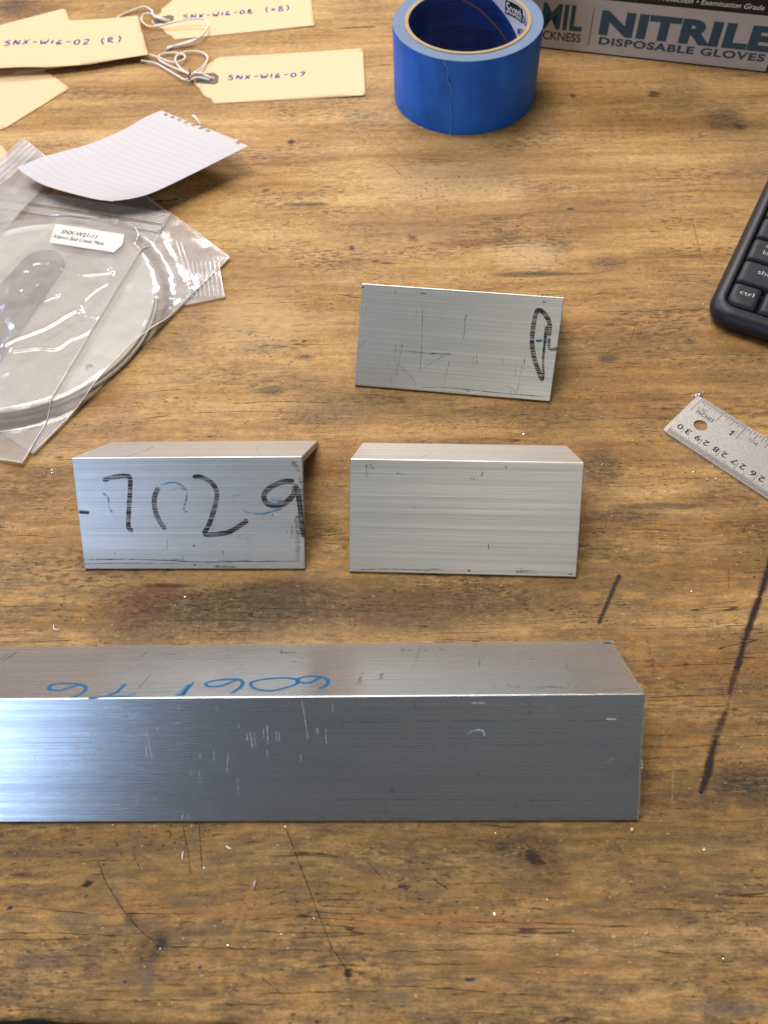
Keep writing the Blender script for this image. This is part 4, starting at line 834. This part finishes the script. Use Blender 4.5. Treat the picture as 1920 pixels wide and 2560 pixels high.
# tag -07
z07 = lambda x, y: .35+.015*max(0, x+30)
o7 = [c1(955, 248)]+rcorner(c1(955, 248), c1(1567, 214), c1(1580, 416))+rcorner(c1(1567, 214), c1(1580, 416), c1(935, 450))+rcorner(c1(1580, 416), c1(928, 450), c1(905, 430), 4)+[c1(912, 427), c1(885, 418), c1(872, 402), c1(862, 385), c1(842, 366), c1(838, 340), c1(850, 315), c1(880, 296), c1(890, 280), c1(918, 268), c1(936, 254)]
t7, q7 = tagshape('shipping_tag', 'manila tag marked SNX-W16-07, nearest the roll of blue tape', [(x, y) for x, y in o7], [(c1(915, 340), 1.5)], z07)
mesh('reinforcement_patch', [ww(c1(*p), q7, z07, .08) for p in [(842, 322), (925, 316), (946, 330), (943, 360), (928, 368), (846, 360)]], [tuple(range(6))[::-1]], patch_m, t7)
r_ = Ribbons(); r_.dot(ww(c1(915, 340), q7, z07), 1.9, (0, 0, 1), .12, jit=.1, n=14); r_.build('eyelet', manila, t7); r_ = Ribbons(); r_.dot(ww(c1(915, 341), q7, z07), 1.2, (0, 0, 1), .16, jit=.1, n=14); r_.build('eyelet_hole', eyelet, t7)
tagtext(t7, q7, z07, 'SNX-W16-07', c1(983, 348), c1(1328, 332), 11)
def strn(t, q0, paths, rad=.75):
    out = []
    for pts in paths:
        P = [U(px/1.728, py/1.728, z) for px, py, z in pts]; out.append(smooth_path([p-Vector((q0.x, q0.y, 0)) for p in P], 8))
    return tube('string', out, rad, cotton, t, 8)
strn(t7, q7, [[(915, 338, 1.3), (890, 328, 2.2), (862, 322, 2.4), (830, 326, 2.2), (812, 318, 2.5), (775, 290, 2.2), (758, 262, 1.8), (768, 238, 1.6), (815, 222, 1.6), (870, 226, 1.8), (897, 250, 2), (880, 285, 2.4), (850, 308, 3), (828, 326, 3.3)],
 [(828, 330, 2.6), (800, 345, 2), (770, 330, 1.4), (720, 300, 1.2), (675, 275, 1.4), (628, 264, 2.2), (610, 262, 2.2)], [(822, 322, 3.4), (790, 308, 2.6), (745, 290, 2.0), (700, 268, 1.6), (683, 250, 1.4), (700, 234, 1.4), (745, 228, 1.6), (790, 235, 2.2), (800, 250, 2.6), (778, 266, 2.6), (735, 268, 2.2), (690, 250, 2.4), (645, 236, 2.4), (615, 232, 2.2)],
 [(905, 345, 1.8), (880, 338, 2.4), (850, 335, 2.4), (826, 345, 2.4), (812, 352, 2)], [(900, 330, 1.5), (870, 318, 3.4), (840, 316, 3.6), (822, 322, 3.6)]], .66)
dk = plain('dark_wire_twist', (.05, .035, .02), .6)
tube('twist', [smooth_path([U(x/1.728, y/1.728, z)-Vector((q7.x, q7.y, 0)) for x, y, z in [(818, 298, 2.2), (822, 312, 4.4), (814, 330, 4.4), (822, 346, 2.5), (835, 352, 1)]], 6)], .55, dk, t7)
# tag -08
z08 = lambda x, y: .35+.01*max(0, x+60)
o8 = rcorner(c1(1345, -40), c1(1361, 114), c1(760, 172))+rcorner(c1(1361, 114), c1(752, 172), c1(745, 155), 3)+[c1(742, 156), c1(722, 150), c1(700, 124), c1(672, 118), c1(655, 95), c1(668, 72), c1(695, 58), c1(700, 40), c1(738, 10), c1(760, -20), (470, -45), (770, -62)]
t8, q8 = tagshape('shipping_tag', 'manila tag marked SNX-W16-08 (x8), cut off by the top edge', o8, [], z08)
mesh('reinforcement_patch', [ww(c1(*p), q8, z08, .08) for p in [(660, 84), (735, 66), (752, 72), (750, 92), (720, 98), (668, 106)]], [tuple(range(6))[::-1]], patch_m, t8)
r_ = Ribbons(); r_.dot(ww(c1(714, 86), q8, z08), 1.5, (0, 0, 1), .12, jit=.1, n=14); r_.build('eyelet_hole', eyelet, t8)
tagtext(t8, q8, z08, 'SNX-W16-08  (x8)', c1(790, 86), c1(1258, 46), 11)
strn(t8, q8, [[(718, 84, 1), (690, 76, 2.5), (662, 66, 3), (655, 45, 3), (625, 30, 2.5), (575, 44, 1.6), (515, 72, 1), (478, 112, 1.2)], [(722, 92, 1), (690, 80, 3), (655, 60, 3.4), (622, 62, 3), (612, 88, 2.2), (640, 114, 1.8), (690, 112, 2.4), (750, 96, 4), (830, 82, 5), (885, 84, 5), (899, 110, 4.6), (880, 145, 4), (845, 172, 3.2), (790, 188, 2), (725, 208, 1)], [(735, 88, 2), (700, 82, 3.4), (665, 72, 3.4)]], .66)
strn(t8, q8, [[(850, 168, 3.4), (800, 184, 2.4), (760, 196, 1.8), (718, 214, 1)], [(836, 178, 3.0), (790, 192, 2.2), (722, 204, 1)]], .7)
# tags at the far left
zA = lambda x, y: 1.0; zR = lambda x, y: 2.0+5.0*math.exp(-((x+245)/50)**2)+3.0*max(0, (x+215)/60)
tA, qA = tagshape('shipping_tag', 'blank manila tag tucked behind the tag marked SNX-W16-02 (R)', [(-120, 95), (-60, 85), (0, 66.5), (159, 25), (166, 28), (215, 160), (40, 190), (-60, 200)], [], zA)
tB, qB = tagshape('shipping_tag', 'blank folded manila tag lying below the tag marked SNX-W16-02 (R)', [(-80, 330), (-20, 328)]+rcorner((-20, 328), (8, 325), (174, 226), 6)+rcorner((8, 325), (176, 222), (116, 182), 8)+[(60, 140), (-80, 150)], [], lambda x, y: .5)
def bend(pts, n=6):
    out = []
    for a, b in zip(pts, pts[1:]): out += [(a[0]+(b[0]-a[0])*i/n, a[1]+(b[1]-a[1])*i/n) for i in range(n)]
    return out+[pts[-1]]
tR, qR = tagshape('shipping_tag', 'manila tag marked SNX-W16-02 (R), on top of the others at the left edge', [(-90, 92), (0, 84), (170, 70)]+rcorner((170, 70), (349, 56), (374, 152), 5)+rcorner((349, 56), (376, 155), (250, 166), 5)+[(300, 164), (230, 176), (120, 188), (0, 194), (-90, 196)], [], zR)
tagtext(tR, qR, zR, 'SNX-W16-02', (18, 138), (234, 126), 12); tagtext(tR, qR, zR, '(R)', (257, 127), (314, 119), 13)
tC, qC = tagshape('shipping_tag', 'rounded corner of a manila tag poking out at the left edge above the bags', [(-60, 362), (0, 363), (10, 370), (20, 384), (20, 430), (-60, 440)], [], lambda x, y: .5)

# ================================================================== DISCS, ARM, BAGS, NOTE
DC = Vector((-192.9, 348.7, 0)); DR = 73.6
N = NB('dull_aluminium_plate'); P = N.coord('Object'); n_ = N.noise(P, (.05, .05, .05), 5, .6); g_ = N.noise(P, (.02, .7, 1), 3, .6)
N.set(col=N.mix(N.mth('ADD', N.mth('MULTIPLY', n_, .7), N.mth('MULTIPLY', g_, .3)), (.54, .53, .49), (.66, .65, .60)), metal=.15, rough=.48, spec=.5); disc_m = N.m
armm = plain('dark_grey_metal', (.085, .085, .082), .5, .45, grain=.2, scale=.3)
def disc(label, dx, dy, z0, z1, R, hole=True):
    t = thing('round_plate', label, 'metal disc', (DC.x+dx, DC.y+dy, z0), 0, 'round metal plates in the bags')
    out = [(R*cos(2*pi*i/160), R*sin(2*pi*i/160)) for i in range(160)]; hs = []
    if hole: q = U(223, 917, z1); hs = [[(q.x-DC.x-dx+1.9*cos(a*pi/9), q.y-DC.y-dy+1.9*sin(a*pi/9)) for a in range(18)]]
    o = plate('plate', out, hs, 0, z1-z0, disc_m, t); bevel_sharp(o, .15, 1, 50)
disc('round grey aluminium plate in the labelled bag, topmost of two', 0, 0, 3.0, 4.6, DR)
disc('round grey aluminium plate in the lower bag, only its rim showing', 1.2, -.6, 1.3, 2.8, DR, False)
ac = U(99, 655, 9); ah = U(90, 646, 9); AR = 12.8
ad = (U(-110, 905, 9)-U(95, 655, 9)).normalized(); an_ = Vector((-ad.y, ad.x, 0))
arm = thing('crank_arm', 'dark grey metal arm with a rounded end and small hole, inside the labelled bag', 'metal plate', (ac.x, ac.y, 4.7), 0)
out = []
th0 = atan2(ad.y, ad.x)
for i in range(25): a = th0+pi/2+pi*i/24; out.append((AR*cos(a), AR*sin(a)))
out += [(ad.x*150-an_.x*AR*1.5, ad.y*150-an_.y*AR*1.5), (ad.x*150+an_.x*AR*1.9, ad.y*150+an_.y*AR*1.9)]
hs = [[(ah.x-ac.x+1.15*cos(a*pi/7), ah.y-ac.y+1.15*sin(a*pi/7)) for a in range(14)]]
o = plate('arm_plate', out, hs, 0, 2.6, armm, arm); bevel_sharp(o, .3, 2, 50)
# channel along its right side
g = Ribbons(); gp = [Vector((0, 0, 2.66))+ad*t_+an_*(AR*.60*(1 if an_.x > 0 else -1)+ (t_*.06)*(1 if an_.x > 0 else -1)) for t_ in (1, 30, 60, 90, 140)]
g.add(gp, 4.2, (0, 0, 1), .02); g.build('groove', plain('dark_groove', (.03, .03, .027), .5, .3, grain=.4, scale=.4), arm)

# clear film
def film_mat(name, haze, tint, seed, gl=1.0, rough=.10, bstr=.5):
    N = NB(name); t = N.t; P = N.coord('Object')
    n1 = N.noise(P, (.028, .028, .05), 3, .5, (seed, 0, 0), .6); n2 = N.noise(P, (.14, .10, .1), 3, .55, (0, seed, 0), .4); cl = N.noise(P, (.05, .06, .05), 5, .6, (seed, seed, 0))
    b = N.new('ShaderNodeBump'); b.inputs['Strength'].default_value = bstr; b.inputs['Distance'].default_value = .0022; N.put(b.inputs['Height'], N.mth('ADD', N.mth('MULTIPLY', n1, 1.0), N.mth('MULTIPLY', n2, .22)))
    tr = N.new('ShaderNodeBsdfTransparent'); tr.inputs[0].default_value = (*tint, 1)
    df = N.new('ShaderNodeBsdfDiffuse'); df.inputs[0].default_value = (.96, .91, .88, 1)
    tl = N.new('ShaderNodeBsdfTranslucent'); tl.inputs[0].default_value = (.80, .76, .78, 1)
    gls = N.new('ShaderNodeBsdfGlossy'); gls.inputs['Roughness'].default_value = rough; t.links.new(b.outputs[0], gls.inputs['Normal'])
    ad_ = N.new('ShaderNodeMixShader'); ad_.inputs[0].default_value = .05; t.links.new(df.outputs[0], ad_.inputs[1]); t.links.new(tl.outputs[0], ad_.inputs[2])
    m1 = N.new('ShaderNodeMixShader'); N.put(m1.inputs[0], N.rng(cl, .3, .7, haze*.65, haze*1.35, False)); t.links.new(tr.outputs[0], m1.inputs[1]); t.links.new(ad_.outputs[0], m1.inputs[2])
    fr = N.new('ShaderNodeFresnel'); fr.inputs[0].default_value = 1.5; t.links.new(b.outputs[0], fr.inputs['Normal'])
    m2 = N.new('ShaderNodeMixShader'); N.put(m2.inputs[0], N.mth('MULTIPLY', fr.outputs[0], 1.6*gl, clamp=True)); t.links.new(m1.outputs[0], m2.inputs[1]); t.links.new(gls.outputs[0], m2.inputs[2])
    t.links.new(m2.outputs[0], N.out.inputs['Surface']); return N.m
film1 = film_mat('clear_bag_film', .21, (.99, .985, .98), 3.0, 1.1, .10, .09); film2 = film_mat('clear_bag_film_lower', .26, (.985, .975, .975), 9.0, 1.0, .13, .30); filmz = film_mat('ribbed_zip_film', .34, (.96, .95, .95), 5.0, 1.4, .16, .4); seal = film_mat('bag_seal_edge', .75, (.9, .9, .9), 1.0, 1.6, .2, .3)
def hcover(x, y, hi, lo, fall=11):
    d = hypot(x-DC.x, y-DC.y)-DR
    t_ = min(1, max(0, d/fall)); return hi+(lo-hi)*(t_*t_*(3-2*t_))
def bag(label, quad, hi, lo, mat, ridges=(), nx=90, ny=90, sealed=('r', 'b'), bulge=.5, seed=1, group='clear zip bags', flat=None):
    """quad: photo corners top-left, top-right, bottom-right, bottom-left, on the bench"""
    z_ = (hi+lo)/2
    Q = [U(px, py, zc) for px, py, zc in quad]; o0 = sum(Q, Vector())/4
    t = thing('zip_bag', label, 'plastic bag', (o0.x, o0.y, 0), 0, group)
    RG = []
    for pts, hgt, wdt in ridges:
        A_ = np.array([(p.x, p.y) for p in smooth_path([U(px, py, hi) for px, py in pts], 12)]); RG.append((A_, hgt, wdt, (A_[:, 0].min()-4, A_[:, 0].max()+4, A_[:, 1].min()-4, A_[:, 1].max()+4)))
    def zat(x, y):
        if flat and ((x-flat[0])/31)**2+((y-flat[1])/19)**2 < 1: return hi
        fk = 1 if not flat else min(1, (((x-flat[0])/31)**2+((y-flat[1])/19)**2-1)/.6)
        z = hcover(x, y, hi, lo)+fk*bulge*mnoise.noise(Vector((x*.04, y*.04, seed)))+fk*.35*bulge*mnoise.noise(Vector((x*.13, y*.13, seed)))
        for P, hgt, wdt, (bx0, bx1, by0, by1) in RG:
            if not (bx0 < x < bx1 and by0 < y < by1): continue
            d = float(np.sqrt(((P-(x, y))**2).sum(1).min()))
            if d < 3*wdt: z += hgt*math.exp(-(d/wdt)**2)
        return z
    def at(u, v):
        a = Q[0].lerp(Q[1], u); b = Q[3].lerp(Q[2], u); p = a.lerp(b, v); return p
    def surf(u, v, lift=0): p = at(u, v); return Vector((p.x-o0.x, p.y-o0.y, zat(p.x, p.y)+lift))
    vs = [surf(i/nx, j/ny) for j in range(ny+1) for i in range(nx+1)]
    fs = [(j*(nx+1)+i, (j+1)*(nx+1)+i, (j+1)*(nx+1)+i+1, j*(nx+1)+i+1) for j in range(ny) for i in range(nx)]
    mesh('film', vs, fs, mat, t, smooth=True)
    lo_ = [Vector((v.x, v.y, max(.25, v.z-(hi-lo)*.85-1.2))) for v in [surf(i/20, j/20) for j in range(21) for i in range(21)]]
    mesh('back_film', [Vector((v.x, v.y, .45+.3*seed)) if True else v for v in lo_], [(j*21+i, (j+1)*21+i, (j+1)*21+i+1, j*21+i+1) for j in range(20) for i in range(20)], mat, t, smooth=True)
    paths = []
    if 'r' in sealed: paths.append([surf(1, k/60, .05) for k in range(61)])
    if 'l' in sealed: paths.append([surf(0, k/60, .05) for k in range(61)])
    if 'b' in sealed: paths.append([surf(k/60, 1, .05) for k in range(61)])
    if 't' in sealed: paths.append([surf(k/60, 0, .05) for k in range(61)])
    if paths: tube('seal_edge', paths, .28, seal, t, 5)
    return t, surf, o0, zat
def zipstrip(t, surf, v0, v1, nr, u0=0.0, u1=1.0, lift=.5, thick=.55):
    """ribbed closure: alternating raised ribs across the bag mouth"""
    vs, fs = [], []; nu = 60; m = nr*6
    for j in range(m+1):
        v = v0+(v1-v0)*j/m; h = .5-.5*cos(2*pi*j/6)
        for i in range(nu+1): vs.append(surf(u0+(u1-u0)*i/nu, v, lift+thick*h))
    fs = [(j*(nu+1)+i, (j+1)*(nu+1)+i, (j+1)*(nu+1)+i+1, j*(nu+1)+i+1) for j in range(m) for i in range(nu)]
    return mesh('zip_closure', vs, fs, filmz, t, smooth=True)
c5 = lambda x, y: (x/4.1475, 600+y/4.1475)
rid = [([c5(280, 320), c5(350, 245), (117, 657), c5(540, 240), c5(700, 320), c5(850, 360), c5(1000, 355), c5(1150, 340)], 1.1, 1.1), ([c5(880, 170), c5(1020, 230), c5(1120, 290), c5(1160, 335)], .9, .8), ([c5(1165, 370), c5(1120, 450), c5(1000, 520), c5(870, 630), c5(820, 710)], 1.0, .9), ([c5(820, 720), c5(700, 780), c5(500, 900), c5(300, 985), c5(150, 1040), c5(60, 1090)], 1.3, 1.2), ([c5(820, 720), c5(870, 780), c5(1000, 800), c5(1065, 800), c5(1030, 870), c5(870, 980), c5(720, 1040), c5(590, 1120), c5(400, 1120), c5(140, 1150)], 1.1, 1.2), ([c5(240, 520), c5(300, 550), c5(380, 590), c5(460, 630), c5(540, 600), c5(610, 575), c5(500, 520), c5(400, 470)], .9, .8), ([c5(1180, 575), c5(1240, 520), c5(1300, 480)], .8, .8), ([c5(1240, 890), c5(1380, 760), c5(1500, 690)], 1.3, 1.2), ([c5(1160, 1060), c5(1260, 970), c5(1360, 900), c5(1480, 760)], 1.3, 1.2)]
rid = [(p, h*.62, w_*.95) for p, h, w_ in rid]
# bag beneath everything, its ribbed mouth sticking out on the right
b3, s3, o3, zz3 = bag('clear zip bag lowest in the pile, ribbed corner sticking out at the right', [(548, 668, 1), (562, 743, 1), (330, 790, 1), (300, 650, 1)], 1.6, 1.2, film2, (), 30, 30, ('l', 't'), .2, .2)
vs, fs = [], []; r_ = Ribbons()
for k in range(9): 
    a = U(470+k*11, 742, 2.0); b = U(459+k*11, 655, 2.0); r_.add([Vector((p.x-o3.x, p.y-o3.y, 2.1)) for p in (a, a.lerp(b, .5), b)], .7, (0, 0, 1), .1, taper=False)
o = mesh('zip_closure', r_.v, r_.f, filmz, b3); 
b2, s2_, o2, zz2 = bag('clear zip bag lying askew under the labelled bag, pointed corner to the right', [(300, 440, 3), (574, 638, 3), (79, 1130, 3), (-260, 900, 3)], 7.7, 2.0, film2, [([(400, 590), (430, 640), (455, 690)], .6, 1.5), ([(388, 748), (410, 735), (440, 728), (470, 700)], 1.0, 2.0)], 80, 80, ('r', 't'), 1.0, 1.4)
r_ = Ribbons()
for p_ in ([(440, 600), (455, 650), (475, 735)], [(452, 605), (470, 660), (490, 722)]):
    r_.add([Vector((q.x-o2.x, q.y-o2.y, zz2(q.x, q.y)+.15)) for q in smooth_path([U(*p, 3) for p in p_], 5)], .7, (0, 0, 1), .05)
r_.build('film_crease', seal, b2)
b4, s4, o4, zz4 = bag('clear zip bag at the left edge under the note, warm glare on its mouth', [(-60, 440, 6), (58, 344, 6), (150, 420, 6), (-50, 640, 6)], 5.5, 5.5, film2, (), 40, 40, ('t', 'r'), .8, 2.2)
zipstrip(b4, s4, .04, .42, 4, lift=.3)
# the labelled bag on top
b1, s1, o1, zz1 = bag('clear zip bag with printed white label, holding a round grey plate', [(-40, 436, 9), (423, 506, 9), (54, 1155, 3), (-420, 1080, 3)], 9.0, 2.4, film1, rid, 270, 260, ('r', 'b'), .55, 3.0, flat=tuple(U(216, 596, 9.2))[:2])
zipstrip(b1, s1, .012, .062, 5, lift=.4, thick=.5)
zipstrip(b1, s1, .075, .105, 2, lift=.5, thick=.8)
# label
Lq = [(139, 560), (311, 586), (306, 612), (284.5, 631), (200, 618), (123, 606)]
Lw = [U(*p, 9.2) for p in Lq]; sticker = plain('white_sticker', (.60, .59, .55), .5, grain=.03)
def lz(p, l): return Vector((p.x-o1.x, p.y-o1.y, 9.2+l))
mesh('label', [lz(p, 0) for p in Lw], [tuple(range(6))[::-1]], sticker, b1)
la_ = U(139, 560, 9.2); lb_ = U(311, 586, 9.2); dx = (lb_-la_).normalized(); dy = Vector((-dx.y, dx.x, 0)); grey_p = plain('grey_print', (.035, .035, .04), .6)
lh = (U(123, 606, 9.2)-la_).length
text_obj('lettering', 'SNX-W21-11', grey_p, b1, lambda x, y: lz(la_+dx*(6.8+x)-dy*(7.1-y), .06), w=23, h=3.4, bold=.02)
text_obj('lettering', 'Aileron Bell Crank Plate', grey_p, b1, lambda x, y: lz(la_+dx*(3.6+x)-dy*(11.6-y), .06), w=33, h=2.9, bold=.012)

# lined note
note = thing('lined_note', 'torn sheet of lined notebook paper lying on the clear bags', 'paper', U(280, 380, 12), 0)
n0 = note.location*1000
def c3p(x, y): return (x/2.5136, 260+y/2.5136)
TOPR = [(105, 400, 13), (280, 330, 14), (550, 255, 13), (760, 170, 12), (900, 90, 12), (1020, 38, 12)]
BOTR = [(700, 612, 13), (850, 590, 13.5), (990, 545, 14.5), (1250, 420, 15), (1400, 345, 15.5), (1565, 262, 16)]
LEFT = [(105, 400, 13), (160, 445, 14), (290, 515, 13.5), (560, 590, 13.5), (700, 612, 13)]
RIGHT = [(1020, 38, 12), (1170, 100, 12.5), (1380, 180, 14.5), (1565, 262, 16)]
def rail(L, n):
    P = smooth_path([U(*c3p(x, y), z) for x, y, z in L], 20); seg = [0]
    for a, b in zip(P, P[1:]): seg.append(seg[-1]+(b-a).length)
    out = []; j = 0
    for i in range(n+1):
        s_ = seg[-1]*i/n
        while j < len(seg)-2 and seg[j+1] < s_: j += 1
        out.append(P[j].lerp(P[j+1], (s_-seg[j])/max(1e-9, seg[j+1]-seg[j])))
    return out
nu, nv = 200, 120
rt_, rb_, rl_, rr_ = rail(TOPR, nu), rail(BOTR, nu), rail(LEFT, nv), rail(RIGHT, nv)
G = [[None]*(nu+1) for _ in range(nv+1)]
for j in range(nv+1):
    for i in range(nu+1):
        u, v = i/nu, j/nv
        G[j][i] = rt_[i]*(1-v)+rb_[i]*v+rl_[j]*(1-u)+rr_[j]*u-(rt_[0]*(1-u)*(1-v)+rt_[-1]*u*(1-v)+rb_[0]*(1-u)*v+rb_[-1]*u*v)
holes = [U(*c3p(*h), 15) for h in [(1040, 64), (1085, 80), (1128, 97), (1170, 113), (1218, 133), (1265, 150), (1310, 167), (1500, 241)]]
cam_o = Vector((0, 0, H))
def pix(p): d = p-cam_o; k_ = d.dot(fw); return (960+F*d.dot(r2)/k_, 1280-F*d.dot(u2)/k_)
hp = [c3p(*h) for h in [(1042, 64), (1085, 80), (1128, 97), (1170, 113), (1215, 131), (1262, 148), (1308, 166), (1500, 241)]]
vs, fs, uv = [], [], []
for j in range(nv+1):
    for i in range(nu+1): vs.append(G[j][i]-n0); uv.append((i/nu*118, j/nv*62))
for j in range(nv):
    tear = 1.2*mnoise.noise(Vector((j*.21, 4, 0)))+.8*mnoise.noise(Vector((j*.6, 8, 0)))
    for i in range(nu):
        if i > nu-1.5+.7*tear: continue
        if i > nu*.88:
            q = pix(G[j][i]); skip = False
            for k_, (hx, hy) in enumerate(hp):
                if ((q[0]-hx+1.5)/5.2)**2+((q[1]-hy-1.5)/3.0)**2 < 1: skip = True
                if k_ in (3, 4, 5) and q[0] > hx and q[1] < hy+.42*(q[0]-hx) and ((q[0]-hx)/11)**2+((q[1]-hy)/7)**2 < 1: skip = True
            if skip: continue
        a = j*(nu+1)+i; fs.append((a, a+nu+1, a+nu+2, a+1))
N = NB('lined_paper'); uvn = N.coord('UV', (1, 1, 1)); u_, v_, _ = N.sep(uvn)
ln = N.mth('ABSOLUTE', N.mth('SUBTRACT', N.mth('FRACT', N.mth('DIVIDE', u_, 5.7)), .5)); lm = N.mth('MULTIPLY', N.rng(ln, .464, .49), N.rng(u_, 106, 105))
fib = N.noise(uvn, (1.1, 1.1, 1), 4, .6)
N.set(col=N.mix(N.mth('MULTIPLY', lm, .65), N.mix(fib, (.475, .458, .462), (.515, .498, .502)), (.24, .23, .30)), rough=.75, spec=.2); N.bump(fib, .12, .0001)
o = mesh('sheet', vs, fs, N.m, note, smooth=True, uv=uv)
m = o.modifiers.new('thick', 'SOLIDIFY'); m.thickness = .1*S; m.offset = 0
ppw = plain('paper_white', (.74, .73, .75), .8)
r_ = Ribbons(); r_.add([p-n0 for p in smooth_path([U(*c3p(x, y), z) for x, y, z in [(1258, 128, 13.5), (1245, 105, 15), (1225, 80, 16), (1207, 68, 15)]], 4)], 1.0, (0, -.3, 1), .1, jit=.8); r_.build('torn_shred', ppw, note)
r_ = Ribbons(); r_.add([p-n0 for p in smooth_path([U(*c3p(x, y), z) for x, y, z in [(1470, 232, 15.5), (1488, 225, 17), (1497, 222, 18)]], 4)], .8, (0, -.3, 1), .1, jit=.8); r_.build('torn_shred', ppw, note)

# ================================================================== SHAVINGS
chip_m = NB('bright_shaving').set(col=(.90, .91, .93), metal=.85, rough=.25).m
vs, fs = [], []
def chip(p, r, flat=.45, n=5):
    b = len(vs); tl = random.uniform(.2, .9)
    vs.append(p+Vector((random.uniform(-.3, .3), random.uniform(-.3, .3), tl))*r); an = random.uniform(0, 6)
    for k in range(n): a = an+2*pi*k/n; rr = r*random.uniform(.35, 1.2); vs.append(p+Vector((cos(a)*rr, sin(a)*rr*flat+random.uniform(-.2, .2)*r, random.uniform(0, .5)*r)))
    fs.extend((b, b+1+k, b+1+(k+1) % n) for k in range(n))
big = [(685, 592, 6), (1064, 660, 8), (1094, 712, 6), (1512, 662, 9), (1070, 602, 5), (697, 511, 4), (752, 540, 5), (655, 595, 4), (597, 755, 6), (617, 771, 4), (1461, 756, 5), (1447, 852, 5), (1485, 820, 5), (1552, 808, 4), (1745, 672, 5), (1806, 625, 5), (1668, 757, 6), (1757, 760, 5), (1805, 548, 4), (1737, 1179, 7), (1767, 1200, 8), (1704, 1207, 6), (1790, 1196, 5), (1681, 1091, 3), (1507, 1161, 9), (1493, 1227, 7), (1517, 1234, 6), (1308, 1083, 8), (1210, 1085, 4), (132, 1182, 8), (130, 1175, 5), (488, 1098, 4), (615, 1453, 5), (668, 1453, 5), (670, 1487, 7), (581, 1496, 6), (591, 1517, 4), (465, 1493, 8), (1580, 1461, 6), (1574, 1457, 5), (1727, 1479, 6), (1443, 1456, 4), (1831, 1563, 5), (1681, 1783, 4), (1788, 1947, 5), (1760, 2124, 7), (1860, 2213, 7), (1912, 2215, 10), (1618, 2335, 11), (1367, 2249, 7), (1236, 2284, 7), (1434, 2328, 6), (1724, 2130, 4), (1808, 2397, 6), (1434, 2453, 6), (1394, 2385, 5), (1117, 2352, 5), (405, 2360-110, 3), (704, 2336, 5), (134, 2380, 6), (154, 2461, 6), (188, 2316, 4), (499, 2299, 4), (904, 2376, 5), (616, 2434, 5), (714, 2067, 8), (510, 2169, 5), (549, 2100, 4), (282, 2063, 4), (187, 2268, 4), (831, 2248, 4), (571, 2362, 8), (1412, 2427, 4), (1488, 2258, 4), (1478, 1230, 5), (1538, 975, 5)]
for x, y, r in big:
    p = T(x, y); k = (T(x+10, y)-p).length/10; chip(Vector((p.x, p.y, .05)), r*k*.5)
    if r > 6: chip(Vector((p.x+random.uniform(-1, 1)*.6, p.y+random.uniform(-1, 1)*.6, .05)), r*k*.4)
for i in range(520):
    x, y = random.uniform(0, 1920), random.uniform(250, 2520)
    if random.random() < .35: x, y = random.gauss(1600, 230), random.gauss(1150, 330)
    p = T(x, y); chip(Vector((p.x, p.y, .03)), random.choice((.10, .12, .15, .18, .24)))
o = mesh('metal_shavings', [Vector(v) for v in vs], fs, chip_m); o.location = TO*S; o.rotation_euler = (0, 0, TR)
tag(o, 'tiny bright aluminium shavings scattered over the bench', 'metal shavings', kind='stuff')
# curl of swarf at the corner of the ruler
cu = U(1746, 986, 1.3); vs, fs = [], []
for i in range(60): chip(Vector((random.gauss(0, 1.5), random.gauss(0, .55), random.uniform(0, .9))), random.uniform(.25, .6))
for i in range(8): chip(Vector((2.2+i*.16, .5+i*.25, .6)), .3)
o = mesh('metal_swarf', [Vector(v) for v in vs], fs, chip_m); o.location = Vector((cu.x, cu.y, .2))*S
tag(o, 'small sparkling clump of swarf at the corner of the steel ruler', 'metal swarf')
# pale wood splinters and a white fibre
def splinter(lbl, pts, wd, mat, nm='wood_splinter', cat='splinter'):
    P = [U(px, py, .5) for px, py in pts]; c = P[0]; o = tube(nm, [smooth_path([p-c for p in P], 4)], wd, mat, None, 6, lambda t: .45+.8*sin(pi*min(1, max(0, t)))); o.location = c*S
    tag(o, lbl, cat)
wf = plain('white_scrap', (.75, .74, .70), .7); sp_m = plain('pale_splinter', (.66, .55, .36), .8)
splinter('short white shred on the bench below the long angle, left of the orange tape residue', [(564, 2115), (572, 2120), (579, 2123)], .32, wf, 'paper_shred', 'shred')
splinter('crinkled white shred below the long angle, farther left', [(458, 2128), (456, 2140), (457, 2150)], .25, wf, 'paper_shred', 'shred')
splinter('pale wood splinter just below the right end of the long angle', [(1576, 2071), (1580, 2074), (1584, 2077)], .7, sp_m)
splinter('thin curled white shred above the long angle near the left edge', [(134, 1560), (134, 1570), (141, 1575), (150, 1572)], .2, wf, 'paper_shred', 'shred')
splinter('silvery flat flake stuck on the orange tape residue', [(638, 2200), (636, 2212), (634, 2222)], .35, plain('dull_flake', (.45, .45, .46), .5, .5), 'metal_flake', 'flake')
